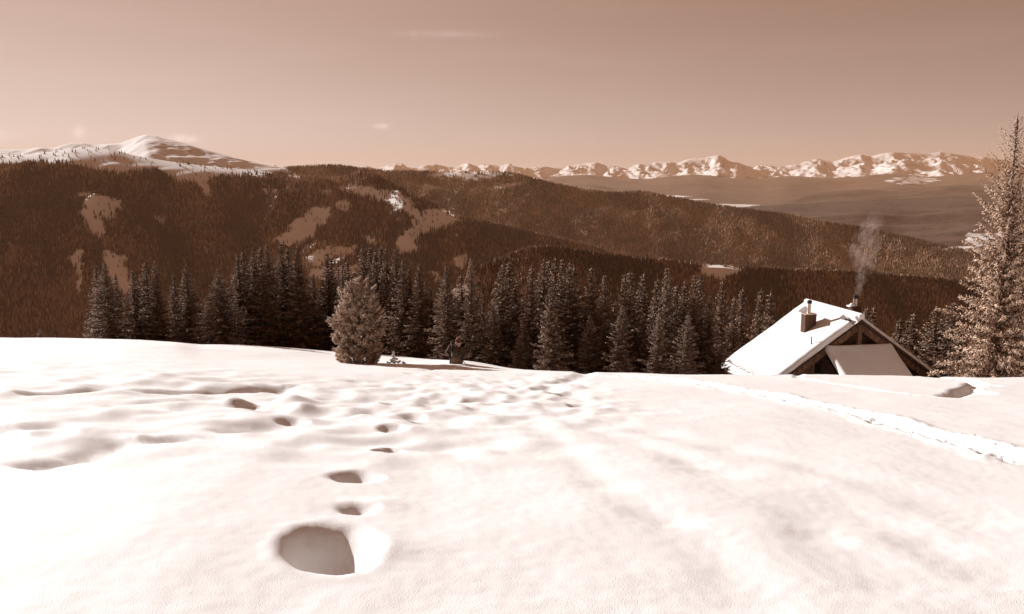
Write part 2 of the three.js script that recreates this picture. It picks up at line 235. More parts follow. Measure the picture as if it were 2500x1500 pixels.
// open snow among the forest: [outline seen from the hut, share of trees left standing]
const OPEN = [
  [c2([[560, 560], [740, 545], [760, 600], [720, 680], [640, 740], [600, 830], [480, 860], [350, 880], [200, 870], [380, 760], [420, 680]]), 0.03],
  [c2([[790, 500], [900, 485], [930, 580], [840, 600], [780, 560]]), 0.05],
  [c2([[1400, 600], [1540, 560], [1720, 560], [1850, 650], [1900, 690], [1750, 730], [1600, 760], [1540, 770], [1500, 860], [1480, 940], [1340, 960], [1290, 880], [1380, 790], [1460, 700]]), 0.03],
  [c2([[600, 400], [900, 365], [1280, 395], [1400, 450], [1520, 490], [1500, 570], [1400, 615], [1290, 600], [1200, 530], [1100, 480], [900, 435], [650, 425]]), 0.16],
  [c2([[1250, 520], [1400, 490], [1500, 500], [1400, 600], [1320, 600]]), 0.04], [c2([[720, 470], [890, 475], [880, 492], [740, 492]]), 0.03],
  [c2([[480, 900], [700, 830], [740, 870], [520, 940]]), 0.3], [c2([[510, 960], [720, 880], [960, 870], [950, 950], [800, 1030], [560, 1090], [510, 1040]]), 0.05],
  [c2([[520, 1180], [560, 1100], [850, 1045], [1000, 1035], [1000, 1110], [900, 1180], [700, 1200]]), 0.03], [c2([[1000, 800], [1100, 780], [1130, 870], [1040, 880]]), 0.1],
  [c2([[1790, 960], [1900, 950], [1930, 1030], [1880, 1130], [1830, 1090]]), 0.05], [c2([[1510, 1090], [1620, 1110], [1680, 1210], [1590, 1210]]), 0.05], [c2([[1720, 770], [1860, 780], [1850, 810], [1740, 800]]), 0.1],
  [c2([[2300, 1080], [2380, 1060], [2380, 1130], [2320, 1150]]), 0.1],
  [c1([[1340, 430], [1460, 415], [1560, 450], [1700, 520], [1830, 620], [1840, 710], [1760, 720], [1700, 620], [1560, 600], [1480, 570]]), 0.01],
  [c1([[640, 690], [960, 680], [1100, 740], [1020, 830], [960, 920], [880, 850], [900, 960], [920, 1040], [820, 1050], [740, 960], [680, 850], [720, 780]]), 0.06],
  [c1([[640, 1160], [720, 1160], [720, 1290], [690, 1480], [700, 1640], [640, 1400], [560, 1250]]), 0.1], [c1([[890, 1180], [1090, 1210], [1110, 1350], [1130, 1560], [960, 1560], [930, 1330]]), 0.03],
  [c1([[1310, 890], [1400, 870], [1430, 930], [1350, 945]]), 0.1], [c1([[1600, 1060], [1880, 1040], [1850, 1250], [1720, 1220]]), 0.5], [c1([[2250, 560], [2460, 520], [2440, 700], [2300, 760]]), 0.6],
  [[[-900, 0], [-900, 404], ...c1([[0, 440], [340, 430], [640, 440], [840, 480], [1150, 520], [1440, 505], [1640, 560], [1760, 585], [1900, 535], [2300, 540], [2420, 540]]), [700, 430], [700, 0]], 0.02],
  [c2([[250, 252], [440, 258], [640, 285], [620, 335], [280, 305]]), 0.05], [c2([[1560, 255], [1700, 244], [2200, 240], [2330, 275], [2000, 305], [1700, 312], [1560, 300]]), 0.04], [c2([[2030, 395], [2280, 335], [2370, 315], [2380, 350], [2250, 405]]), 0.35],
  [c2([[2340, 460], [2470, 415], [2480, 440], [2360, 470]]), 0.3], [c2([[1450, 390], [1500, 340], [1700, 380], [1600, 420], [1500, 470]]), 0.45],
  [c3([[1775, 1045], [2030, 1035], [2195, 1105], [2120, 1172], [1970, 1198], [1825, 1165]]), 0], [c3([[2380, 570], [2400, 560], [2410, 575]]), 0],
].map(([p, left]) => ({ p, left, x0: Math.min(...p.map((q) => q[0])), x1: Math.max(...p.map((q) => q[0])), y0: Math.min(...p.map((q) => q[1])), y1: Math.max(...p.map((q) => q[1])) }));
function treesLeft(x, y, z, jx = 0, jy = 0) {                                   // 1 in closed forest
  let [px, py] = seen(x, y, z); px += jx; py += jy;
  px += 15 * N3(x * 0.011, z * 0.011, 3) + 8 * N3(x * 0.04, z * 0.04, 8); py += 9 * N3(x * 0.011, z * 0.011, 13) + 5 * N3(x * 0.04, z * 0.04, 18);
  const isle = fbm(x * 0.016, z * 0.016, 41, 3) > 0.3;
  if (z < -3900 && inside(MEADOW, px, py)) return 0;
  for (const o of OPEN) if (z > -5000 && px > o.x0 && px < o.x1 && py > o.y0 && py < o.y1 && inside(o.p, px, py)) return isle && o.left > 0.025 ? 1 : o.left;
  return 1;
}
function profile({ line, foot, slope, top = 0.35, back = 0.5, flat = 0 }) {
  const ft = rayY(foot);
  const info = (px) => { const D = table(line, px, 2), c = rayY(table(line, px, 1)) * D; return { D, c, E: Math.max(D * 0.3, (slope * D - c) / (slope - ft)) }; };
  const base = (q, v) => { const drop = q.c - ft * q.E; return v >= 0 ? q.c - drop * (top * v + (1 - top) * (v > flat ? ((v - flat) / (1 - flat)) ** 1.3 : 0)) : q.c + back * drop * v; };
  return { info, base };
}
// A ridge: its skyline [frame x, frame y, metres ahead], running down towards the camera to the frame height `foot` at a mean slope.
function ridge({ name, label, category = 'hill', line, foot, slope, top = 0.35, rough, color, nx = 500, ny = 150, x0 = -700, x1 = 3200, back = 0.5, flat = 0 }) {
  const { info, base } = profile({ line, foot, slope, top, back, flat });
  const height = (px, D) => { const q = info(px), v = (q.D - D) / (q.D - q.E); return EYE + base(q, v) + rough((px - 1250) / F / 0.985 * D, D, v, px); };
  const pos = [], col = [], idx = [], nb = 14, tot = ny + nb, C = new THREE.Color();
  for (let j = 0; j <= tot; j++) for (let i = 0; i <= nx; i++) {
    const px = mix(x0, x1, i / nx), q = info(px), v = j < nb ? -0.5 * (1 - j / nb) : ((j - nb) / ny) * 1.25, D = q.D - v * (q.D - q.E), X = (px - 1250) / F / 0.985 * D, y = height(px, D);
    pos.push(X, y, -D); color(C, X, y, -D, v, px); col.push(C.r, C.g, C.b);
  }
  for (let j = 0; j < tot; j++) for (let i = 0; i < nx; i++) { const a = j * (nx + 1) + i, b = a + 1, c = a + nx + 1, d = c + 1; idx.push(a, c, b, b, c, d); }
  const g = new THREE.BufferGeometry(); g.setAttribute('position', new THREE.Float32BufferAttribute(pos, 3)); g.setAttribute('color', new THREE.Float32BufferAttribute(col, 3)); g.setIndex(idx); g.computeVertexNormals();
  structure(name, g, M.land, label, category);
  return { info, height, place: (px, v) => { const q = info(px), D = q.D - v * (q.D - q.E); return [(px - 1250) / F / 0.985 * D, height(px, D), -D]; } };
}
const SNOW = RGB(0.85, 0.82, 0.80), FLOOR = RGB(0.27, 0.145, 0.075), WOODS = RGB(0.085, 0.037, 0.016), ROCK = RGB(0.19, 0.12, 0.085);

{ // far snowy range
  const A = [[-1200, 404], [-400, 406], [300, 408], [700, 407]];
  for (const [x, y] of [[877, 409], [906, 405], [928, 411], [954, 404], [976, 398], [991, 398], [1002, 408], [1025, 409], [1042, 401], [1067, 400], [1098, 407], [1112, 408], [1146, 398], [1169, 407], [1197, 401], [1217, 404], [1240, 402], [1260, 405], [1282, 411], [1319, 404], [1341, 407],
    [1364, 411], [1384, 405], [1438, 397], [1452, 401], [1466, 408], [1494, 405], [1525, 411], [1551, 399], [1568, 402], [1591, 395], [1619, 395], [1641, 397], [1670, 388], [1704, 386], [1741, 378], [1766, 394], [1783, 395], [1803, 404], [1820, 409], [1840, 404], [1865, 405], [1900, 408], [1933, 401], [1970, 388], [2012, 394],
    [2055, 381], [2077, 376], [2100, 381], [2154, 368], [2174, 370], [2236, 375], [2264, 370], [2304, 375], [2343, 383], [2369, 381], [2423, 392], [2450, 398], [2600, 404], [2900, 400], [3300, 404]]) A.push([x, y]);
  ridge({ name: 'far_snow_mountains', label: 'jagged snowy mountain range along the horizon behind the wooded valley', category: 'mountains', line: Object.assign(A.map(([x, y]) => [x, y, 20000]), { sharp: true }), foot: 447, slope: 0.2, top: 1, nx: 1100, ny: 170, back: 1.5,
    rough: (X, D, v) => { const e = mix(0.09, 1, smooth(0, 0.22, Math.abs(v))), m = Math.max(0, 1 - Math.max(0, v) * 0.7);
      return e * m * (330 * (ridged(X / 1700 + 0.0005 * D, D / 2900, 2.2, 5) - 0.66) + 270 * (ridged(X / 560 + D / 1500, D / 1400, 8.2, 4) - 0.62) + 150 * (ridged(X / 200 + D / 700, D / 460, 4.4, 4) - 0.6)); },
    color: (c, X, y, z, v) => { const n = fbm(X / 380, z / 700, 4, 4), line = 0.78 + 0.34 * fbm(X / 1300, 1, 2, 3), rock = smooth(0.14, 0.3, fbm(X / 190, z / 330, 9, 4)); c.copy(SNOW).lerp(ROCK, 0.75 * rock).lerp(WOODS, smooth(line - 0.05, line + 0.05, v + 0.12 * n)); } });
}
const LAKES = [c3([[1420, 457], [1580, 450], [1740, 458], [1600, 470]]), c3([[1690, 482], [1880, 482], [1890, 490], [1720, 490]]), c3([[1850, 524], [2050, 522], [2330, 532], [2120, 556], [1990, 558]]), c4([[1260, 330], [1390, 290], [1440, 300], [1340, 340]]), c4([[1380, 350], [1520, 275], [1750, 315], [1600, 350]]), c4([[800, 437], [835, 434], [825, 446]])];
const far = (c, X, y, z) => { const [px, py] = seen(X, y, z); const n = fbm(X / 290, z / 400, 5, 4); c.copy(WOODS).multiplyScalar(0.85 + 0.9 * n + 0.4 * N3(X / 60, z / 90, 2)); LAKES.forEach((l, i) => { const k = i < 3 ? 0.25 : 1; if (inside(l, px + k * (14 * N3(X / 260, z / 260, 1) + 7 * N3(X / 90, z / 90, 4)), py + k * 6 * N3(X / 300, z / 200, 6)) && (i < 3 || fbm(X / 170, z / 400, 2, 3) < 0.12)) c.copy(SNOW); }); };
ridge({ name: 'far_wooded_foothills', label: 'hazy dark wooded foothills and frozen lakes below the far snowy range', category: 'hills', line: [[-1200, 432, 17000], [1000, 433, 17000], [1300, 438, 17000], [1370, 430, 17000], [1430, 427, 17000], [1500, 434, 17000], [1560, 437, 17000], [1640, 429, 17000], [1690, 427, 17000], [1760, 434, 17000], [1830, 437, 17000], [1910, 430, 17000], [1970, 433, 17000], [2040, 436, 17000], [2110, 427, 17000], [2160, 424, 17000], [2240, 432, 17000], [2330, 425, 17000], [2400, 420, 17000], [3300, 424, 17000]], foot: 512, slope: 0.055, top: 1.6, nx: 900, ny: 220, back: 0.3,
  rough: (X, D, v) => (v < 0 ? 0 : smooth(0, 0.1, v)) * smooth(0.85, 0.5, v) * 130 * fbm(X / 2300, D / 1900, 4, 4), color: far });
ridge({ name: 'rolling_wooded_hills', label: 'low rolling dark wooded hills beyond the valley, beneath the far foothills', category: 'hills', line: [[-1200, 520, 10000], [1500, 516, 10000], [1840, 513, 10000], [1900, 490, 10000], [1960, 474, 10000], [2030, 466, 10000], [2100, 463, 10000], [2160, 467, 10000], [2230, 459, 10000], [2320, 452, 10000], [2400, 455, 10000], [2500, 444, 10000], [3300, 440, 10000]], foot: 545, slope: 0.09, top: 0.8, nx: 700, ny: 120, back: 0.5,
  rough: (X, D, v) => (v < 0 ? 0 : smooth(0, 0.15, v)) * 110 * fbm(X / 1300, D / 1100, 14, 4), color: (c, X, y, z) => c.copy(WOODS).multiplyScalar(0.6 + 0.8 * fbm(X / 240, z / 300, 5, 4)) });
const MEADOW = c4([[1740, 895], [1990, 885], [2040, 872], [1975, 840], [1990, 770], [2300, 780], [2290, 870], [2050, 890], [1900, 935], [2050, 965], [1990, 972], [1860, 935]]);
const VALLEY = ridge({ name: 'wooded_valley_hills', label: 'dark wooded valley hills with a snowy meadow at the right edge', category: 'hills', line: [[-1200, 545, 5500], [1500, 530, 5500], [1730, 512, 5500], [1860, 502, 5500], [2000, 494, 5600], [2090, 489, 5600], [2200, 484, 5700], [2400, 476, 5700], [3300, 470, 5700]], foot: 690, slope: 0.13, top: 0.8, nx: 900, ny: 240, back: 0.4,
  rough: (X, D, v) => (v < 0 ? 0 : smooth(0.03, 0.45, v)) * (110 * fbm(X / 1200 + 2, D / 560, 7, 3) + 2.5 * N3(X / 60, D / 60, 3)),
  color: (c, X, y, z) => { const [px, py] = seen(X, y, z), n = fbm(X / 120, z / 160, 6, 4); c.copy(WOODS).multiplyScalar(0.85 + 0.7 * n + 0.55 * N3(X / 22, z / 34, 2)); if (inside(MEADOW, px + 6 * N3(X / 80, z / 80, 1), py + 3 * N3(X / 60, z / 60, 4))) c.copy(SNOW); } });
{ // the rounded white summit at the left
  ridge({ name: 'white_summit', label: 'broad rounded snow covered mountain summit at the upper left', category: 'mountain', line: [[-900, 372], [-300, 368], [0, 366], [100, 364], [135, 360], [160, 362], [185, 355], [210, 350], [235, 349], [265, 353], [290, 352], [320, 350], [345, 342], [370, 333], [388, 329], [405, 331], [430, 338], [460, 345], [490, 354], [520, 364], [560, 375], [600, 386], [660, 401], [720, 412], [800, 425], [3200, 560]].map(([x, y]) => [x, y, 5400]),
    foot: 440, slope: 0.24, top: 0.55, nx: 500, ny: 120, x0: -700, x1: 1000, back: 0.6,
    rough: (X, D, v) => (v < 0 ? 0 : smooth(0, 0.15, v)) * (26 * ridged(X / 420, D / 700, 3, 4) - 14),
    color: (c, X, y, z, v) => { const r = smooth(0.14, 0.34, fbm(X / 210, z / 60, 3, 4)) * smooth(0.02, 0.12, v); c.copy(SNOW).lerp(ROCK, 0.5 * r); } });
}
const landColor = (c, X, y, z) => { const t = treesLeft(X, y, z), n = fbm(X / 18, z / 18, 5, 3); c.copy(SNOW).lerp(FLOOR, t > 0.9 ? 0.9 + 0.1 * n : t > 0.25 ? 0.12 : smooth(0.2, 0.5, n) * 0.25); };
const RIDGE1 = ridge({ name: 'long_wooded_ridge', label: 'long wooded ridge sloping down from the centre to the right', line: [[-900, 430, 4620], [600, 416, 4620], [640, 414, 4620], [700, 411, 4620], [760, 408, 4620], [830, 405, 4620], [880, 411, 4620], [940, 418, 4550], [1050, 421, 4480], [1120, 422, 4410], [1200, 422, 4340], [1260, 426, 4270], [1300, 438, 4200], [1400, 460, 4130], [1500, 473, 4059], [1550, 470, 4059], [1600, 478, 3989], [1700, 497, 3919], [1800, 513, 3779], [1900, 526, 3709], [2000, 544, 3570], [2100, 561, 3500], [2200, 583, 3360], [2300, 606, 3220], [2400, 630, 3080], [2600, 680, 2870], [3200, 800, 2380]],
  foot: 735, slope: 0.55, top: 0.45, nx: 620, ny: 190, rough: (X, D, v) => (v < 0 ? 0 : smooth(0, 0.15, v)) * (80 * fbm(X / 560 + 5, D / 1000, 2, 3) - 40 * ridged(X / 420 + D / 900, D / 1500, 9, 2) + 9 * N3(X / 70, D / 100, 7)), color: landColor });
const LINE2 = [[-900, 384, 2450], [0, 384, 2600], [60, 380, 2627], [100, 377, 2645], [160, 371, 2672], [210, 363, 2694], [290, 364, 2730], [360, 380, 2762], [450, 396, 2790], [570, 410, 2815], [640, 416, 2830], [700, 424, 2800], [780, 434, 2760], [860, 448, 2706], [960, 466, 2640], [1040, 492, 2560], [1110, 528, 2540], [1200, 552, 2568], [1300, 573, 2600], [1440, 606, 2740], [1500, 626, 2800], [1560, 655, 2880], [1650, 710, 3000], [1800, 800, 3019], [3200, 1400, 3200]];
// level shoulders on the mountainside that catch the low sun [frame x, frame y, half width in frame units, half depth, metres high]
const BENCH = [[800, 462, 60, 0.05, 12], [900, 458, 50, 0.05, 12], [930, 478, 60, 0.05, 14], [985, 500, 45, 0.07, 20], [830, 486, 32, 0.03, 9], [770, 602, 45, 0.04, 10], [800, 594, 30, 0.03, 8], [800, 660, 70, 0.05, 16], [860, 645, 40, 0.05, 16], [240, 474, 50, 0.025, 9], [270, 474, 40, 0.02, 8], [388, 533, 14, 0.03, 9], [1010, 620, 20, 0.03, 8], [650, 432, 30, 0.03, 8], [690, 480, 20, 0.03, 8]]
  .map(([px, py, w, wv, a]) => { const { info, base } = profile({ line: LINE2, foot: 880, slope: 0.53, top: 0.36, flat: 0.2 }), q = info(px); let v = 0; for (; v < 1; v += 0.002) { const D = q.D - v * (q.D - q.E); if (seen(0, EYE + base(q, v), -D)[1] > py) break; } return [px, v + wv * 1.5, w * 1.15, wv * 2, a * 4]; });
const RIDGE2 = ridge({ name: 'forested_mountainside', label: 'broad forested mountainside with open snow patches, filling the left half', line: LINE2,
  foot: 880, slope: 0.53, top: 0.36, flat: 0.2, nx: 640, ny: 260, x0: -600, x1: 1900,
  rough: (X, D, v, px) => {
    const e = v < 0 ? 0 : smooth(0.05, 0.36, v), y = 100 * fbm(X / 460 + 1.5, D / 1200, 12, 3) - 72 * ridged(X / 400 - D / 1200, D / 1700, 5, 3) + 8 * N3(X / 60, D / 80, 3);
    let b = 0; for (const [bx, bv, w, wv, a] of BENCH) b += a * Math.exp(-(((px - bx) / w) ** 2) - (((v - bv) / wv) ** 2));
    return e * y + b;
  }, color: landColor });
const RIDGE3 = ridge({ name: 'lower_dark_hill', label: 'lower dark wooded hill behind the spruces and the cabin', line: [[-900, 1100, 1000], [700, 1050, 1067], [900, 960, 1075], [1000, 860, 1080], [1080, 740, 1099], [1150, 668, 1116], [1230, 636, 1135], [1290, 614, 1150], [1350, 612, 1164], [1420, 622, 1180], [1500, 634, 1199], [1600, 641, 1222], [1700, 652, 1245], [1760, 654, 1260], [1800, 660, 1268], [1900, 664, 1291], [2000, 668, 1313], [2080, 672, 1331], [2300, 690, 1380], [2500, 705, 1406], [3200, 740, 1500]],
  foot: 990, slope: 0.7, top: 0.85, nx: 440, ny: 190, x0: 600, x1: 3200, rough: (X, D, v, px) => (v < 0 ? 0 : smooth(0, 0.2, v)) * (26 * fbm(X / 200 + 8, D / 300, 2, 3) + 4 * N3(X / 30, D / 40, 7)) + 6 * Math.exp(-(((px - 1757) / 48) ** 2) - (((v - 0.085) / 0.045) ** 2)), color: landColor });
{
  const g = new THREE.CircleGeometry(20000, 64).rotateX(-Math.PI / 2).translate(0, -470, 0);
  structure('valley_floor', g, std({ color: WOODS, roughness: 1 }), 'dark valley floor far below, mostly hidden behind hills', 'valley');
}

// ------------------------------------------------------------------ the far woods: too many to count, one object per hillside
function farTree(sides, tiers, s) {
  const gs = [];
  for (let k = 0; k < tiers; k++) { const y0 = 0.06 + k / tiers * 0.8, h = k === tiers - 1 ? 1 - y0 : 0.52, r = 0.215 * (1 - 0.86 * y0) * (0.85 + 0.3 * ((s * 7 + k * 3) % 5) / 5); const c = new THREE.ConeGeometry(r, h, sides, 1, true).rotateY(k * 1.1 + s).translate(0, y0 + h / 2, 0); const p = c.attributes.position; for (let i = 0; i < p.count; i++) if (p.getY(i) < y0 + 0.01) { const w = 0.75 + 0.5 * (((i * 37 + k * 17 + s * 11) % 10) / 10); p.setXYZ(i, p.getX(i) * w, p.getY(i) - 0.05 * w, p.getZ(i) * w); } gs.push(c); }
  const g = mergeGeometries(gs.map((c) => c.toNonIndexed())); g.computeVertexNormals(); g.deleteAttribute('uv'); return g;
}
const farWood = std({ color: RGB(1, 1, 1), roughness: 1 });
function woods(name, label, R, n, x0, x1, v0, v1, h0, h1, s, tiers) {
  const mesh = new THREE.InstancedMesh(farTree(5, tiers, s), farWood, n), m = new THREE.Matrix4(), q = new THREE.Quaternion(), up = new THREE.Vector3(0, 1, 0), c = new THREE.Color();
  let k = 0, tries = 0;
  while (k < n && tries++ < n * 6) {
    const px = rr(x0, x1), v = rr(v0, v1), P = R.place(px, v), t = treesLeft(...P, (rnd() + rnd() - 1) * 13, (rnd() + rnd() - 1) * 8), gap = 0.72 + 0.7 * N3(P[0] / 45, P[2] / 45, 31 + s) + 0.7 * N3(P[0] / 190, P[2] / 240, 51 + s), rimeAndLitBands = 0.5 + 1.5 * N3((P[0] - 0.6 * P[2]) / 170, (P[0] * 0.6 + P[2]) / 460, 71 + s) + 0.7 * N3(P[0] / 60, P[2] / 90, 77);  // rime, plus diagonal bands painted as sunlit ridges and shaded gullies
    if (rnd() > t || rnd() > gap) continue;
    const [sx, sy] = seen(...P); if (sy > 935 || sx < -120 || sx > 2620) continue;
    const h = rr(h0, h1) * (t < 0.5 ? 0.75 : 1), w = h * rr(0.8, 1.35);
    m.compose(new THREE.Vector3(P[0], P[1] - 0.4, P[2]), q.setFromAxisAngle(up, rr(0, 6.28)), new THREE.Vector3(w, h, w)); mesh.setMatrixAt(k, m);
    const f = rr(0.55, 1.5), fr = rnd() < rimeAndLitBands * 0.8 ? rr(0.05, 0.42) : 0; mesh.setColorAt(k, c.setRGB(0.14 * f + fr, 0.08 * f + fr * 0.68, 0.046 * f + fr * 0.48)); k++;
  }
  mesh.count = k; mesh.name = name; tag(mesh, label, 'woods', null, 'stuff'); mesh.castShadow = mesh.receiveShadow = true; scene.add(mesh);
  return k;
}

woods('mountainside_forest', 'dense conifer forest covering the broad mountainside on the left', RIDGE2, 95000, -120, 1750, -0.06, 1.02, 10, 17, 1, 2);
woods('ridge_forest', 'dense conifer forest covering the long ridge on the right', RIDGE1, 90000, 560, 2560, -0.03, 1.0, 10, 17, 2, 2);
woods('hill_forest', 'dense dark conifer forest on the lower hill behind the cabin', RIDGE3, 42000, 850, 2620, -0.05, 1.0, 7, 11, 3, 3);

// ------------------------------------------------------------------ the cabin below the brow
{
  const A = at(2103, 766, 44), TURN = 9.89 * Math.PI / 180;       // snow on the gable end of the roof ridge
  const cabin = thing('cabin', 'wooden mountain cabin with a steep snow covered roof, sunk behind the snow brow', 'cabin', [A.x, A.y - 0.28, A.z], TURN);
  const RUN = 5.35, S = 0.69, LEN = 5.6, ANG = Math.atan(S), SL = RUN / Math.cos(ANG);
  // roof: two slopes of planks on rafters
  const slab = (side) => { const g = new RoundedBoxGeometry(SL, 0.16, LEN, 1, 0.02).translate(SL / 2, -0.08, -LEN / 2); g.rotateZ(-ANG); if (side < 0) g.rotateY(Math.PI).translate(0, 0, -LEN); return g; };
  const left = part('roof', slab(-1), M.woodDark, cabin), right = part('roof', slab(1), M.woodDark, cabin);
  // snow lying on a slope: thickness over (a along the fall, b along the ridge)
  const blanket = (W, L, na, nb, thick, place) => {
    const pos = [], uv = [], idx = [];
    for (let j = 0; j <= nb; j++) for (let i = 0; i <= na; i++) { const a = i / na * W, b = j / nb * L, p = place(a, b, thick(a, b)); pos.push(...p); uv.push(a, b); }
    const N = pos.length / 3;
    for (let j = 0; j <= nb; j++) for (let i = 0; i <= na; i++) { const a = i / na * W, b = j / nb * L; pos.push(...place(a, b, -0.02)); uv.push(a, b); }
    const q = (i, j) => j * (na + 1) + i, quad = (a, b, c, d) => idx.push(a, b, c, b, d, c);
    for (let j = 0; j < nb; j++) for (let i = 0; i < na; i++) { quad(q(i, j), q(i + 1, j), q(i, j + 1), q(i + 1, j + 1)); }
    for (let j = 0; j < nb; j++) { quad(q(0, j) + N, q(0, j), q(0, j + 1) + N, q(0, j + 1)); quad(q(na, j), q(na, j) + N, q(na, j + 1), q(na, j + 1) + N); }
    for (let i = 0; i < na; i++) { quad(q(i, 0), q(i, 0) + N, q(i + 1, 0), q(i + 1, 0) + N); quad(q(i, nb) + N, q(i, nb), q(i + 1, nb) + N, q(i + 1, nb)); }
    const g = new THREE.BufferGeometry(); g.setAttribute('position', new THREE.Float32BufferAttribute(pos, 3)); g.setAttribute('uv', new THREE.Float32BufferAttribute(uv, 2)); g.setIndex(idx); g.computeVertexNormals(); return g;
  };
  const round = (d, w) => Math.sqrt(Math.max(0, 1 - (1 - Math.min(1, d / w)) ** 2));
  const WL = SL + 0.14, LL = LEN + 0.2;
  const slope = (side) => (a, b, t) => { const x = a * Math.cos(ANG) + t * Math.sin(ANG), y = -a * Math.sin(ANG) + t * Math.cos(ANG); return [side * x, y, 0.1 - b]; };
  const bare = (a, b) => {                                       // slots where the planks show near the ridge, and a ragged break at the eave
    const s1 = smooth(0.42, 0.48, a + 0.05 * N3(b * 4, 1, 1)) * smooth(0.98, 0.92, a + 0.06 * N3(b * 5, 2, 1)) * smooth(3.0, 3.15, b) * smooth(5.05, 4.95, b);
    const s3 = smooth(0.62, 0.66, a + 0.04 * N3(b * 6, 2, 1)) * smooth(0.72, 0.69, a) * smooth(3.2, 3.3, b) * smooth(4.7, 4.5, b);
    const s2 = smooth(0.24, 0.28, a) * smooth(0.6, 0.54, a + 0.05 * N3(b * 5, 7, 1)) * smooth(-0.1, 0, b) * smooth(1.25, 1.1, b);
    const s4 = smooth(SL - 0.5, SL - 0.44, a + 0.07 * N3(b * 3, 5, 1)) * smooth(SL - 0.28, SL - 0.34, a + 0.05 * N3(b * 4, 9, 1)) * smooth(LEN - 0.25, LEN - 0.4, b);
    return Math.max(s1 * 0.9, s3, s2, s4);
  };
  const snowL = part('roof_snow', blanket(WL, LL, 260, 220, (a, b) => (0.27 + 0.018 * N3(a * 0.9, b * 0.9, 3) + 0.006 * N3(a * 3, b * 3, 8)) * (1 + 0.22 * N3(a * 0.5, b * 0.7, 12)) * Math.min(round(b + 0.05 * N3(a * 1.6, 3, 1) - 0.03, 0.24), round(LL - b + 0.05 * N3(a * 1.6, 9, 1) - 0.03, 0.24), round(WL - a + 0.07 * N3(b * 1.7, 5, 1) - 0.04, 0.28)) * (1 - bare(a, b)) - 0.012, slope(-1)), M.roofSnow, left);
  part('roof_snow', blanket(WL, LL, 60, 60, (a, b) => 0.25 * Math.min(round(b, 0.2), round(LL - b, 0.2), round(WL - a, 0.22)) + 0.012 * N3(a, b, 5), (a, b, t) => slope(1)(a, 0.45 + b * 0.9, t)), M.roofSnow, right);
  part('roof_snow', rod([0, 0.13, 0.09], [0, 0.13, -LEN - 0.09], 0.17, 0.17, 14), M.roofSnow, cabin);
  snowL.castShadow = true;
  // barge boards and rafters under the overhanging gable
  for (const s of [-1, 1]) {
    const g = new RoundedBoxGeometry(SL - 0.1, 0.34, 0.09, 1, 0.015).translate(SL / 2 + 0.06, -0.36, -0.07); g.rotateZ(-ANG); if (s < 0) g.scale(-1, 1, 1); const p = part('barge_board', s < 0 ? flip(g) : g, M.wood, cabin);
    const g2 = new RoundedBoxGeometry(SL - 0.4, 0.2, 0.16, 1, 0.015).translate(SL / 2 + 0.1, -0.29, -0.42); g2.rotateZ(-ANG); if (s < 0) g2.scale(-1, 1, 1); part('rafter', s < 0 ? flip(g2) : g2, M.woodDark, cabin);
  }
  part('king_post', new RoundedBoxGeometry(0.24, 1.25, 0.2, 1, 0.02).translate(0, -0.98, -0.06), M.wood, cabin);
  part('purlin', box(0.3, 0.3, LEN - 0.3, 0, -0.4, -LEN / 2 - 0.1), M.woodDark, cabin);
  // gable wall of horizontal boards, set back under the overhang
  const WZ = -0.85, WX = 4.6, BASE = -7.2, wall = part('gable_wall', (() => { const sh = new THREE.Shape(); sh.moveTo(-WX, BASE); sh.lineTo(WX, BASE); sh.lineTo(WX, -WX * S - 0.3); sh.lineTo(0, -0.32); sh.lineTo(-WX, -WX * S - 0.3); return new THREE.ExtrudeGeometry(sh, { depth: LEN - 1.5, bevelEnabled: false }).translate(0, 0, WZ - 0.06 - (LEN - 1.5)); })(), M.woodDark, cabin);
  const mats = [M.wood, std({ map: M.wood.map, color: RGB(0.8, 0.78, 0.76) }), std({ map: M.wood.map, color: RGB(0.62, 0.6, 0.58) })];
  for (let y = -4.3; y < -0.5; y += 0.17) {
    const w = Math.min(WX, (-y - 0.17 - 0.32) / S); if (w < 0.1) continue;
    const g = new THREE.BoxGeometry(w * 2, 0.165, 0.035).translate(0, y + 0.085, WZ - 0.03 + rr(0, 0.008)); g.rotateX(0); const uv = g.attributes.uv, o = rnd() * 3; for (let i = 0; i < uv.count; i++) uv.setXY(i, uv.getY(i) * 0.35 + o, uv.getX(i) * w * 0.4);
    part('board', g, mats[Math.floor(rnd() * 3)], wall);
  }
  // window beside the lean-to
  const win = new THREE.Group(); win.name = 'window'; win.position.set(-1.82, -2.72, WZ + 0.02); cabin.add(win);
  part('pane', box(0.6, 0.86, 0.006, 0, 0, 0.01), M.glass, win); part('backing', box(0.62, 0.88, 0.01, 0, 0, -0.005), M.black, win);
  for (const [w, h, x, y] of [[0.09, 1.05, -0.36, 0], [0.09, 1.05, 0.36, 0], [0.63, 0.09, 0, 0.48], [0.63, 0.09, 0, -0.48]]) part('frame', box(w, h, 0.07, x, y, 0.03), M.woodPale, win);
  // lean-to roof in front of the gable, deep in snow
  const LW = 1.92, LANG = Math.atan(0.67), LLEN = 4.6, lean = new THREE.Group(); lean.name = 'lean_to'; lean.position.set(0, -1.62, WZ + 0.75); cabin.add(lean);
  const lp = (a, b, t) => [b - LW, -a * Math.sin(LANG) + t * Math.cos(LANG), a * Math.cos(LANG) + t * Math.sin(LANG)];
  part('lean_to_roof', new RoundedBoxGeometry(LW * 2, 0.14, LLEN, 1, 0.02).translate(0, -0.07, LLEN / 2).rotateX(LANG), M.woodDark, lean);
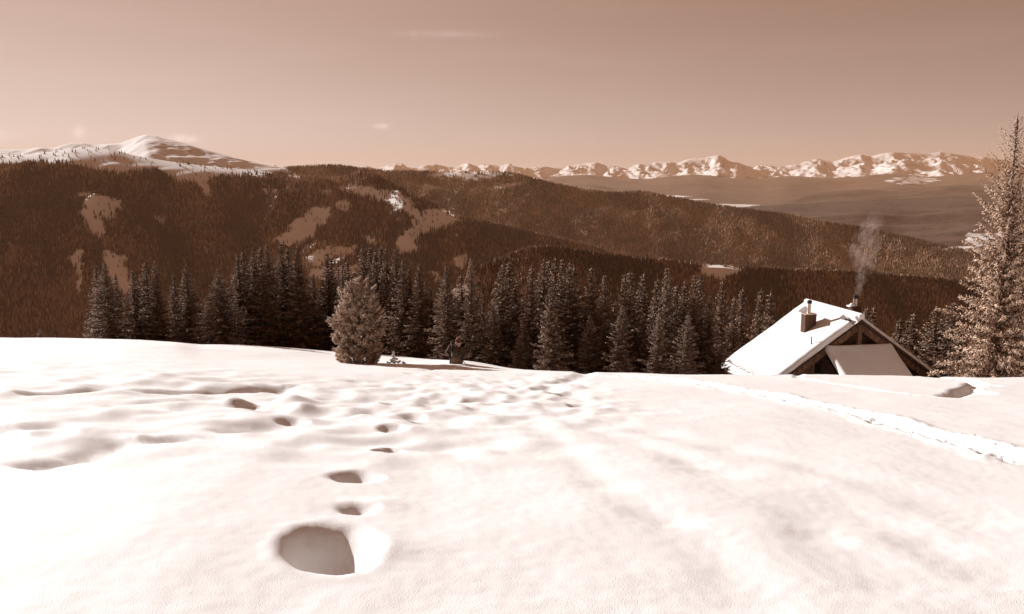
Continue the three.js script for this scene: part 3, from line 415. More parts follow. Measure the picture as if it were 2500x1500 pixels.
  part('roof_snow', blanket(LLEN + 0.1, LW * 2 + 0.16, 90, 90, (a, b) => (0.26 + 0.05 * N3(a * 0.8, b * 0.9, 3) * smooth(0, 0.5, a) + 0.06 * Math.exp(-((b - 0.1) ** 2) * 8 - a * a * 4)) * Math.min(round(a + 0.05, 0.22), round(b, 0.2), round(LW * 2 + 0.16 - b, 0.2)), (a, b, t) => lp(a - 0.05, b - 0.08, t)), M.roofSnow, lean);
  for (const s of [-1, 1]) part('side_wall', (() => { const sh = new THREE.Shape(); sh.moveTo(0, -0.15); sh.lineTo(3.4, -0.15 - 3.4 * 0.67); sh.lineTo(3.4, -5.2); sh.lineTo(0, -5.2); return new THREE.ExtrudeGeometry(sh, { depth: 0.08, bevelEnabled: false }).rotateY(-Math.PI / 2).translate(s * (LW - 0.2) + 0.04, 0, -0.7); })(), M.woodDark, lean);
  // side eave: fascia, posts and icicles
  for (const s of [-1, 1]) part('eave_board', box(0.06, 0.22, LEN - 0.05, s * (RUN - 0.02), -RUN * S - 0.16, -LEN / 2), M.wood, cabin);
  const EX = -RUN - 0.03, EY = -RUN * S - 0.02;
  for (const [b, l] of [[5.58, 0.22], [5.42, 0.62], [5.3, 0.3], [5.05, 0.2], [4.7, 0.26], [4.3, 0.18], [3.9, 0.24]]) part('icicle', new THREE.CylinderGeometry(0.045, 0.004, l, 7).translate(EX, EY - l / 2 + 0.04, -b), M.ice, cabin);
  // boxed chimney of upright boards with a steel flue
  const ch = new THREE.Group(); ch.name = 'chimney'; ch.position.set(-1.72, -1.72 * S, -2.35); cabin.add(ch);
  const cw = 0.66, cd = 0.5, ct = 1.12, cb = -0.55;
  part('core', box(cw - 0.05, ct - cb - 0.02, cd - 0.05, 0, (ct + cb) / 2 - 0.01, 0), M.woodDark, ch);
  for (let i = 0; i < 6; i++) for (const s of [-1, 1]) { const g = new RoundedBoxGeometry(cw / 6 - 0.008, ct - cb, 0.03, 1, 0.006).translate(-cw / 2 + (i + 0.5) * cw / 6, (ct + cb) / 2, s * cd / 2); const uv = g.attributes.uv, o = rnd() * 4; for (let k = 0; k < uv.count; k++) uv.setXY(k, uv.getX(k) * 0.3 + o, uv.getY(k) * 1.5); part('board', g, i % 2 ? mats[0] : mats[1], ch); }
  for (let i = 0; i < 5; i++) for (const s of [-1, 1]) { const g = new RoundedBoxGeometry(0.03, ct - cb, (cd - 0.03) / 5 - 0.008, 1, 0.006).translate(s * cw / 2, (ct + cb) / 2, -(cd - 0.03) / 2 + (i + 0.5) * (cd - 0.03) / 5); part('board', g, mats[i % 3], ch); }
  part('top_cap', box(cw + 0.08, 0.04, cd + 0.08, 0, ct + 0.02, 0), M.metal, ch);
  part('flue', new THREE.CylinderGeometry(0.105, 0.105, 0.62, 18).translate(0, ct + 0.33, 0), M.metal, ch);
  part('flue_cap', [new THREE.CylinderGeometry(0.13, 0.13, 0.12, 18).translate(0, ct + 0.66, 0), new THREE.ConeGeometry(0.16, 0.08, 18).translate(0, ct + 0.78, 0)], M.black, ch);
  // second chimney beyond the ridge, the one that smokes
  const c2h = new THREE.Group(); c2h.name = 'chimney'; c2h.position.set(1.0, -1.0 * S, -2.2); cabin.add(c2h);
  part('core', new RoundedBoxGeometry(0.56, 1.0, 0.5, 1, 0.02).translate(0, 0.52, 0), M.woodDark, c2h);
  part('snow_cap', [new THREE.SphereGeometry(0.13, 14, 10).scale(1, 0.9, 1).translate(-0.2, 1.1, 0.05), new RoundedBoxGeometry(0.34, 0.1, 0.4, 2, 0.04).translate(-0.24, 1.03, 0)], M.roofSnow, c2h);
  part('flue', [rod([-0.07, 1.0, 0], [-0.07, 1.45, 0], 0.035), rod([0.05, 1.0, 0], [0.05, 1.5, 0], 0.09, 0.09, 14)], M.metal, c2h);
  part('flue_cap', [new THREE.CylinderGeometry(0.14, 0.14, 0.14, 16).translate(0.04, 1.52, 0), new THREE.ConeGeometry(0.2, 0.1, 16).translate(0.04, 1.66, 0)], M.black, c2h);
  const vx = -2.55, vent = part('vent_pipe', [new THREE.CylinderGeometry(0.03, 0.03, 0.9, 10).translate(vx, vx * S + 0.15 + 0.15, -0.5)], M.black, cabin);
  vent.castShadow = true;
}
function flip(g) { const ix = g.index; if (ix) for (let i = 0; i < ix.count; i += 3) { const a = ix.getX(i); ix.setX(i, ix.getX(i + 1)); ix.setX(i + 1, a); } else { for (const n of Object.keys(g.attributes)) { const a = g.attributes[n]; for (let i = 0; i < a.count; i += 3) for (let c = 0; c < a.itemSize; c++) { const t = a.getComponent(i, c); a.setComponent(i, c, a.getComponent(i + 1, c)); a.setComponent(i + 1, c, t); } } } g.computeVertexNormals(); return g; }

// ------------------------------------------------------------------ spruces
class Leaves {                                                  // many small three-sided sprigs with a colour each
  constructor() { this.p = []; this.n = []; this.c = []; }
  sprig(x, y, z, dx, dy, dz, l, w, c) {
    const d = Math.hypot(dx, dy, dz) || 1; dx /= d; dy /= d; dz /= d;
    let ax = dz, ay = 0, az = -dx; const al = Math.hypot(ax, az); if (al < 0.05) { ax = 1; az = 0; } else { ax /= al; az /= al; }
    const bx = dy * az - dz * ay, by = dz * ax - dx * az, bz = dx * ay - dy * ax, turn = rnd() * 2.1, P = [], Nn = [];
    for (let k = 0; k < 3; k++) { const t = turn + k * 2.0944, ca = Math.cos(t), sa = Math.sin(t), nx = ax * ca + bx * sa, ny = ay * ca + by * sa, nz = az * ca + bz * sa; P.push([x + nx * w + dx * l * 0.25, y + ny * w + dy * l * 0.25, z + nz * w + dz * l * 0.25]); Nn.push([nx, ny, nz]); }
    const T = [x + dx * l, y + dy * l, z + dz * l], B = [x, y, z];
    for (let k = 0; k < 3; k++) { const m = (k + 1) % 3; for (const [v, n] of [[P[k], Nn[k]], [P[m], Nn[m]], [T, [dx, dy, dz]], [P[m], Nn[m]], [P[k], Nn[k]], [B, [-dx, -dy, -dz]]]) { this.p.push(...v); this.n.push(...n); this.c.push(...c); } }
  }
  build() { const g = new THREE.BufferGeometry(); g.setAttribute('position', new THREE.Float32BufferAttribute(this.p, 3)); g.setAttribute('normal', new THREE.Float32BufferAttribute(this.n, 3)); g.setAttribute('color', new THREE.Float32BufferAttribute(this.c, 3)); return g; }
}
const needle = (f) => [0.075 * f, 0.034 * f, 0.015 * f], frost = (f) => [0.55 * f, 0.38 * f, 0.275 * f];
function spruce(s0, { R = 1.55, bare = 0.06, droop = 0.5, frosted = 0.22, gaps = 0.12, slim = 1, crook = 0.1, fine = 1, whorls = 36, ice = 1 }) {       // 8 m tall
  seed = s0 * 7919; const H = 8, L = new Leaves(), sway = rr(0, 6.3);
  const cx = (y) => crook * Math.sin(y * 0.8 + sway) * (1 - y / H), bulge = []; for (let i = 0; i < 9; i++) bulge.push(rr(0.7, 1.25));
  for (let k = 0; k < whorls; k++) {
    const t = bare + (1 - bare) * Math.pow(k / whorls, 0.9), y0 = t * H, taper = Math.pow(1 - t, slim) * R + 0.03;
    const nb = t > 0.85 ? 5 : 7 + Math.floor(rnd() * 2), off = rnd() * 6.28;
    for (let b = 0; b < nb; b++) {
      if (rnd() < gaps && t < 0.9) continue;
      const a = off + b / nb * 6.283 + rr(-0.3, 0.3), len = taper * rr(0.62, 1.16) * bulge[Math.floor((t * 3 + a) * 1.4 + 20) % 9], rise = mix(0.05, 0.75, t) + rr(-0.12, 0.12), sag = droop * (1 - t) * rr(0.7, 1.2);
      const steps = Math.max(2, Math.round(len / (0.105 * fine))), icy = rnd() < frosted * 1.6;
      for (let i = 0; i <= steps; i++) {
        const u = (i + 0.3) / (steps + 0.3), r = u * len, y = y0 + r * rise - sag * len * (u * u * 0.9) + sag * len * 0.42 * Math.max(0, u - 0.6) * 2, x = cx(y0) + Math.cos(a) * r, z = Math.sin(a) * r;
        const size = fine * mix(0.36, 0.13, t ** 1.5) * (1 - 0.3 * u) * rr(0.75, 1.25), f = rr(0.55, 1.6), col = () => (rnd() < (icy ? 0.7 : 0.05) * (0.35 + u) ? frost(ice * rr(0.3, 0.62)) : needle(f * rr(1.0, 2.1)));
        for (const sd of [-1, 1]) { const sa = a + sd * rr(0.55, 1.15); L.sprig(x + rr(-.04, .04), y + rr(-0.03, 0.03), z + rr(-.04, .04), Math.cos(sa), rr(-0.5, 0.12) - 0.15 * (1 - t), Math.sin(sa), size, size * 0.17, col()); }
        if (rnd() < 0.75) L.sprig(x, y, z, Math.cos(a) * 0.6, rr(-0.9, 0.9), Math.sin(a) * 0.6, size * 0.85, size * 0.18, col());
      }
      L.sprig(cx(y0) + Math.cos(a) * len, y0 + len * rise - sag * len * 0.55, Math.sin(a) * len, Math.cos(a), 0.25, Math.sin(a), 0.22 * fine * (1.2 - t), 0.04 * fine, rnd() < 0.4 ? frost(0.9) : needle(1.2));
    }
  }
  L.sprig(cx(H), H - 0.45, 0, 0, 1, 0, 0.6, 0.05, needle(1.2));
  for (let i = 0; i < 10; i++) { const a = i * 2.4; L.sprig(cx(H), H - 0.5 + i * 0.04, 0, Math.cos(a), 1.8, Math.sin(a), 0.14, 0.025, i % 3 ? needle(1.3) : frost(0.9)); }
  const trunk = mergeGeometries([rod([cx(0), -0.8, 0], [cx(4), H * 0.5, 0], 0.15, 0.09, 9), rod([cx(4), H * 0.5, 0], [0, H * 0.97, 0], 0.09, 0.015, 7)]);
  const g = new THREE.Group(); part('trunk', trunk, M.bark, g); part('crown', L.build(), M.needles, g); return g;
}
const KIND = {
  full: spruce(1, { R: 2.0, droop: 0.5, slim: 1.05, gaps: 0.15 }), slim: spruce(2, { R: 1.15, droop: 0.45, slim: 1.0, gaps: 0.2, crook: 0.16 }), wide: spruce(3, { R: 2.5, droop: 0.45, slim: 1.0, bare: 0.03, frosted: 0.3 }),
  ragged: spruce(4, { R: 1.7, droop: 0.65, slim: 1.05, gaps: 0.3, crook: 0.2 }), tall: spruce(5, { R: 1.6, droop: 0.5, slim: 1.0, gaps: 0.16 }), frosted: spruce(6, { R: 1.85, droop: 0.5, slim: 0.95, frosted: 0.55, gaps: 0.2 }),
  hoary: spruce(7, { R: 2.7, droop: 0.45, slim: 0.72, frosted: 1.1, gaps: 0.1, bare: 0.02, fine: 0.6, whorls: 48, ice: 2.1 }),
};
// [frame x of the tip, frame y of the tip, metres ahead, kind, width, label]
const SPRUCES = [
  [255, 641, 47, 'full', 1.0, 'broad spruce at the left end of the row, beside the empty slope'],
  [233, 645, 51, 'slim', 1, 'thin spruce top just left of the broad spruce that ends the row at the left'],
  [281, 670, 54, 'slim', 0.9, 'pale thin spruce top peeping out behind the broad leftmost spruce'],
  [323, 659, 49, 'slim', 1.1, 'narrow spruce between the broad leftmost spruce and a twin topped pair'],
  [354, 641, 50, 'slim', 1.25, 'left spruce of a close twin topped pair near the left end'],
  [378, 637, 49, 'tall', 0.85, 'right and bushier spruce of the close twin topped pair near the left end'],
  [424, 670, 52, 'slim', 0.9, 'small thin spruce left of a pointed lone spruce, right of the twin pair'],
  [453, 648, 49, 'ragged', 1.0, 'pointed spruce alone between the twin pair and a wide bushy spruce'],
  [533, 655, 47.5, 'wide', 1.0, 'wide bushy pale spruce whose low branches reach far left'],
  [580, 621, 50, 'tall', 1.0, 'spruce at the left shoulder of the tall dense clump left of the pine'],
  [593, 614, 53, 'slim', 1.2, 'slender spruce tip second from left in the tall dense clump'],
  [618, 604, 50, 'tall', 1.0, 'tall spruce third from left in the dense clump, above the exposed trunks'],
  [635, 607, 54, 'slim', 1.2, 'slender spruce behind, between two taller tips of the dense clump'],
  [652, 597, 49.5, 'full', 0.9, 'big full spruce in the middle of the tall dense clump left of the pine'],
  [685, 593, 51, 'tall', 1.0, 'tallest spruce of the dense clump left of the pine'],
  [702, 607, 55, 'slim', 1.2, 'dark spruce half hidden beside the tallest tip of the dense clump'],
  [725, 601, 50, 'full', 0.85, 'spruce at the right edge of the dense clump, beside the bright snow bank'],
  [764, 668, 51, 'ragged', 0.85, 'lower dark spruce in front of the bright snow bank, left side'],
  [798, 617, 53, 'ragged', 0.9, 'pointed spruce rising through the middle of the bright snow bank'],
  [809, 627, 55, 'slim', 1.1, 'thin spruce close behind the pointed one at the bright snow bank'],
  [826, 655, 52, 'slim', 1, 'short thin spruce left of two small tips above the pine'],
  [836, 645, 51, 'slim', 1.2, 'left of two small spruce tips just above the pine'],
  [848, 639, 53, 'slim', 1.2, 'right of two small spruce tips just above the pine'],
  [887, 597, 50, 'tall', 1.0, 'tall spruce directly behind the pine, left tip of the group'],
  [904, 602, 53, 'slim', 1.3, 'slender spruce second from left in the group behind the pine'],
  [917, 607, 51, 'tall', 0.9, 'spruce third from left in the group behind the pine'],
  [930, 604, 54, 'slim', 1.3, 'spruce fourth from left in the group behind the pine'],
  [941, 607, 50, 'tall', 0.9, 'spruce in the group right of the pine, with its tip over the pine right side'],
  [965, 607, 49, 'full', 0.75, 'spruce at the right end of the tall group behind the small sapling'],
  [984, 632, 47, 'tall', 0.9, 'spruce stepping down right of the tall group, above the sapling'],
  [999, 656, 49, 'slim', 1.1, 'shorter narrow spruce between the tall group and the gap before the skier'],
  [1023, 645, 46, 'ragged', 0.85, 'pointed spruce left of the two frail small tops'],
  [1039, 682, 49, 'slim', 0.8, 'frail low spruce top, left one of two'],
  [1051, 702, 47, 'slim', 0.8, 'frail low spruce top, right one of two and lowest of its neighbours'],
  [1090, 648, 43, 'full', 0.8, 'even cone shaped spruce above and left of the skier'],
  [1126, 673, 47, 'slim', 1.2, 'short dark spruce tucked between the even cone and the pale ragged spire'],
  [1150, 629, 42, 'frosted', 0.62, 'pale ragged spire of a spruce right of the skier, tallest there'],
  [1205, 745, 41, 'full', 0.8, 'low bushy spruce right of the pale ragged spire'],
  [1228, 645, 42, 'ragged', 1.0, 'frosted spruce, left one of a joined pair right of the pale spire'],
  [1244, 640, 44, 'slim', 1.3, 'slim spruce, right one of a joined pair right of the pale spire'],
  [1261, 685, 46, 'slim', 0.9, 'small thin spruce in the gap left of the biggest central clump'],
  [1299, 645, 41, 'tall', 0.9, 'spruce at the left end of the biggest central clump'],
  [1329, 631, 42, 'tall', 0.95, 'second spruce from left in the biggest central clump'],
  [1343, 634, 44, 'slim', 1.3, 'slender spruce tip behind the second spruce of the central clump'],
  [1357, 629, 43, 'tall', 0.9, 'spruce with the tallest tip of the central clump'],
  [1345, 700, 38, 'wide', 0.62, 'broad pale front spruce of the central clump reaching the snow edge'],
  [1373, 631, 42, 'full', 0.75, 'spruce right of the tallest tip in the central clump'],
  [1392, 641, 41, 'tall', 1.0, 'spruce on the right slope of the central clump'],
  [1402, 653, 44, 'slim', 1.3, 'thin spruce stepping down the right slope of the central clump'],
  [1445, 653, 41, 'ragged', 0.95, 'spruce with a blunt bent top at the right end of the central clump'],
  [1477, 670, 40, 'ragged', 0.8, 'pointed spruce standing apart right of the central clump'],
  [1527, 668, 40, 'tall', 0.95, 'left spruce of a double crown midway between central clump and cabin'],
  [1540, 663, 41, 'slim', 1.4, 'right spruce of a double crown midway between central clump and cabin'],
  [1520, 745, 37.5, 'frosted', 0.8, 'pale low spruce in front of the double crown'],
  [1574, 669, 43, 'slim', 1.2, 'thin spruce between the double crown and a tall layered spruce'],
  [1606, 683, 42, 'slim', 1.2, 'short spruce at the left foot of the tall layered spruce'],
  [1630, 652, 41, 'frosted', 0.72, 'tall layered spruce, highest tip between the double crown and the cabin'],
  [1609, 767, 36, 'frosted', 0.8, 'small pale young spruce at the snow edge in front of the tall layered spruce'],
  [1681, 769, 36, 'frosted', 0.85, 'small pale young spruce at the snow edge, nearest one left of the cabin eave'],
  [1654, 696, 43, 'slim', 1.1, 'short thin spruce right of the tall layered spruce'],
  [1673, 687, 42, 'tall', 0.8, 'mid height spruce left of a thick double topped spruce'],
  [1698, 669, 41, 'full', 0.75, 'thick spruce with its double top above the small young spruces, left tip'],
  [1711, 672, 42, 'tall', 0.95, 'right tip of the thick double topped spruce pair'],
  [1735, 721, 41, 'tall', 0.9, 'low spruce in the dip right of the thick double top'],
  [1766, 685, 58, 'ragged', 0.85, 'thin open spruce nearest the left eave of the cabin, tallest there'],
  [1794, 727, 60, 'full', 0.7, 'low dark spruce above the left eave of the cabin'],
  [1814, 704, 62, 'ragged', 0.9, 'dark spruce above the lower left roof edge of the cabin'],
  [1762, 832, 40, 'frosted', 0.7, 'tiny young spruce beside the icicles of the cabin eave'],
  [1859, 706, 66, 'ragged', 0.9, 'dark spruce in shadow above the middle of the roof edge'],
  [1883, 713, 70, 'slim', 1.3, 'dark slender spruce in shadow, nearest to the roof ridge on its left'],
  [1660, 800, 39, 'full', 0.9, 'dark low spruce between the two small young spruces'], [1570, 770, 40, 'full', 0.9, 'dark low spruce left of the small young spruces'],
  [1440, 770, 39, 'full', 1.0, 'dark low spruce filling the gap right of the broad pale front spruce'], [1280, 790, 40, 'full', 1.0, 'dark low spruce left of the broad pale front spruce'],
  [2119, 750, 54, 'ragged', 0.9, 'small spruce top left of two behind the right roof slope'],
  [2136, 749, 55, 'ragged', 0.9, 'small spruce top right of two behind the right roof slope'],
  [2200, 779, 57, 'tall', 1.3, 'thin spruce leftmost beyond the right roof slope'],
  [2218, 781, 57, 'full', 1.1, 'spruce second from left beyond the right roof slope'],
  [2234, 765, 56, 'full', 1.0, 'pointed spruce third from left beyond the right roof slope'],
  [2289, 752, 54, 'wide', 1.0, 'full frosted spruce right of the cabin, in front of the dark hill'],
  [2318, 742, 55, 'full', 1.2, 'spruce right beside the full frosted one at the right'],
  [2334, 737, 53, 'full', 1.2, 'spruce between the full frosted one and the giant at the frame edge'],
  [2390, 800, 47, 'hoary', 0.7, 'low frosted spruce at the foot of the giant spruce'],
  [2486, 285, 40, 'hoary', 0.59, 'giant sunlit frosted spruce cut by the right edge, far taller than any other'],
  [2560, 420, 43, 'hoary', 0.9, 'large frosted spruce behind the giant at the right edge'],
  ...[[505, 735, 56], [556, 700, 57], [605, 690, 58], [665, 690, 58], [745, 715, 57], [782, 700, 58], [862, 700, 58], [900, 690, 57], [955, 680, 57], [1010, 715, 55], [1065, 735, 53], [1110, 730, 51], [1180, 735, 50], [1212, 715, 51], [1275, 730, 50], [1315, 700, 51], [1420, 720, 49], [1460, 745, 48], [1500, 740, 48], [1555, 740, 49], [1590, 745, 63], [1645, 745, 63], [1720, 765, 63], [1750, 770, 63]].map(([x, y, d], i) => [x, y, d, i % 3 ? 'full' : 'tall', 1.1, 'dark spruce of the shaded second row, mostly hidden by the trees in front']),
  [2265, 790, 56, 'full', 1.0, 'low dark spruce filling the gap left of the full frosted one at the right'], [2350, 790, 48, 'full', 1.0, 'low dark spruce at the foot of the giant, above the snow edge'],
  [96, 803, 47, 'frosted', 0.9, 'small pale spruce tip alone above the snow at the far left'],
];
{
  const first = {};
  SPRUCES.forEach(([px, py, D, kind, width, label], i) => {
    const tip = at(px, py, D), base = ground(tip.x, tip.z), h = (tip.y - base) / 8;
    let o = KIND[kind]; if (first[kind]) o = o.clone(); first[kind] = 1;
    o.name = numbered('spruce_tree'); o.position.set(tip.x, base, tip.z); o.rotation.y = i * 2.4;
    const w = 1.22 * width * Math.min(1.5, Math.pow(h, 0.8)); o.scale.set(w, h, w);
    tag(o, label, 'spruce tree', label.includes('second row') ? 'dark spruces of the shaded second row' : 'spruces standing behind the snow brow'); scene.add(o);
  });
}

// ------------------------------------------------------------------ the round frosted pine and the sapling on the open snow
class Tufts extends Leaves {
  constructor(hoar = 0.93) { super(); this.hoar = hoar; }
  tuft(x, y, z, dx, dy, dz, l, n, f) {                          // a bottle brush of needles pointing outwards and up
    for (let i = 0; i < n; i++) {
      const u = rnd(), a = rr(0, 6.283), o = rr(0.5, 1.1) * (1 - 0.45 * u), q = rnd() < this.hoar ? frost(f * rr(0.6, 1.0)) : needle(f * rr(1.5, 3));
      this.sprig(x + dx * l * u * 0.75, y + dy * l * u * 0.75, z + dz * l * u * 0.75, dx * 0.75 + Math.cos(a) * o, dy * 0.75 + Math.sin(a * 1.7) * o * 0.8, dz * 0.75 + Math.sin(a) * o, l * rr(0.42, 0.6), l * 0.085, q);
    }
  }
}
{
  seed = 4242;
  const [x, z] = onGround(876, 884), y = ground(x, z), D = -z, Hh = (at(890, 694, D).y - y), o = thing('pine_tree', 'round bushy pine with frosted needle tufts standing alone on the open snow', 'pine tree', [x, y - 0.03, z]);
  const PROF = [[0, 0.27], [0.08, 0.30], [0.2, 0.265], [0.3, 0.30], [0.42, 0.32], [0.5, 0.34], [0.58, 0.335], [0.68, 0.28], [0.78, 0.24], [0.88, 0.185], [0.95, 0.13], [1, 0.06]], L = new Tufts(), bark = [];
  bark.push(rod([0, -0.5, 0], [0.03, Hh * 0.5, 0], 0.10, 0.07), rod([0.03, Hh * 0.5, 0], [0.06, Hh * 0.93, 0], 0.07, 0.015));
  for (let k = 0; k < 92; k++) {
    const t = Math.pow((k + 0.5) / 92, 1.15), a = k * 2.39996 + rr(-0.35, 0.35), R = table(PROF, t, 1) * Hh * rr(0.72, 1.0), cx = 0.07 * t;
    const ex = cx + Math.cos(a) * R, ez = Math.sin(a) * R, ey = t * Hh * 0.985 + 0.06, iy = ey - R * 0.4;
    bark.push(rod([cx * 0.5, Math.max(0, iy), 0], [mix(cx, ex, 0.8), mix(iy, ey, 0.8), ez * 0.8], 0.022, 0.01, 5));
    const n = t > 0.85 ? 6 : 9;
    for (let i = 0; i < n; i++) {
      const u = i < 4 ? rr(0.45, 0.8) : rr(0.78, 1.04), b = a + rr(-0.42, 0.42) * (t > 0.8 ? 2 : 1), rx = cx + Math.cos(b) * R * u, rz = Math.sin(b) * R * u, ry = mix(iy, ey, u) + rr(-0.16, 0.14);
      if (ry < -0.02) continue;
      const up = rr(0.7, 1.5), dl = Math.hypot(Math.cos(b), up, Math.sin(b));
      L.tuft(rx, ry, rz, Math.cos(b) / dl, up / dl, Math.sin(b) / dl, rr(0.24, 0.33), 34, rr(0.8, 1.2));
    }
  }
  for (let i = 0; i < 9; i++) L.tuft(0.06 + rr(-0.12, 0.12), Hh - rr(0.1, 0.3), rr(-0.1, 0.1), 0, 1, 0, 0.2, 30, 1.1);
  part('trunk', bark, M.bark, o); part('crown', L.build(), M.needles, o);
}
{
  seed = 77;
  const [x, z] = onGround(963, 886), y = ground(x, z), D = -z, k = D / F, o = thing('sapling', 'tiny sapling caked in snow, poking up right of the round pine', 'sapling', [x, y - 0.02, z]);
  const S = [], L = new Tufts();
  const blob = (px, py, w, h) => S.push(new THREE.SphereGeometry(1, 12, 9).scale(w * k, h * k, w * k).translate((px - 963) * k, (886 - py) * k, rr(-0.04, 0.04)));
  for (const [px, py, w, h] of [[961, 858, 3.2, 4.5], [961, 865, 4.5, 4], [962, 872, 6, 3.5], [955, 876, 3.5, 2.5], [969, 874, 3.5, 2.5], [961, 880, 8, 4], [951, 883, 3, 2.4], [972, 881, 4, 3.5], [977, 879, 2.4, 3.6], [984, 882, 2.6, 4], [989, 884, 2.2, 2.6], [946, 882, 2, 3]]) { blob(px, py, w, h); for (let i = 0; i < 3; i++) L.tuft((px - 963) * k + rr(-1, 1) * w * k, (886 - py) * k - h * k * 0.4, rr(-0.05, 0.05), rr(-0.5, 0.5), 0.6, 0.5, 0.09, 14, 1.3); }
  part('trunk', rod([0, -0.1, 0], [-0.02, 28 * k, 0], 0.02, 0.008), M.bark, o); part('crown', L.build(), M.needles, o); part('snow_cap', S, M.roofSnow, o);
}

// ------------------------------------------------------------------ the skier climbing over the brow
function blobMesh(f, c, half, res) {                             // surface where f(x, y, z) = 0, f negative inside
  const mc = new MarchingCubes(res, M.snow, false, false, 120000); mc.isolation = 0;
  const h = res / 2, p = (i, k) => c[k] + (i - h) / h * half;
  for (let k = 0; k < res; k++) for (let j = 0; j < res; j++) for (let i = 0; i < res; i++) mc.field[i + j * res + k * res * res] = -f(p(i, 0), p(j, 1), p(k, 2));
  mc.update();
  const n = mc.count * 3, P = new Float32Array(n), Nn = new Float32Array(mc.normalArray.slice(0, n));
  for (let i = 0; i < n; i++) P[i] = c[i % 3] + mc.positionArray[i] * half;
  const g = new THREE.BufferGeometry(); g.setAttribute('position', new THREE.BufferAttribute(P, 3)); g.setAttribute('normal', new THREE.BufferAttribute(Nn, 3)); return g;
}
const bone = (a, b, r1, r2) => { const dx = b[0] - a[0], dy = b[1] - a[1], dz = b[2] - a[2], l2 = dx * dx + dy * dy + dz * dz; return (x, y, z) => { const t = Math.min(1, Math.max(0, ((x - a[0]) * dx + (y - a[1]) * dy + (z - a[2]) * dz) / l2)); return Math.hypot(x - a[0] - t * dx, y - a[1] - t * dy, z - a[2] - t * dz) - mix(r1, r2, t); }; };
const egg = (c, r) => (x, y, z) => (Math.hypot((x - c[0]) / r[0], (y - c[1]) / r[1], (z - c[2]) / r[2]) - 1) * Math.min(...r);
const blend = (list, k) => (x, y, z) => { let d = 1e3; for (const f of list) { const e = f(x, y, z), h = Math.max(0, k - Math.abs(d - e)) / k; d = Math.min(d, e) - h * h * k * 0.25; } return d; };
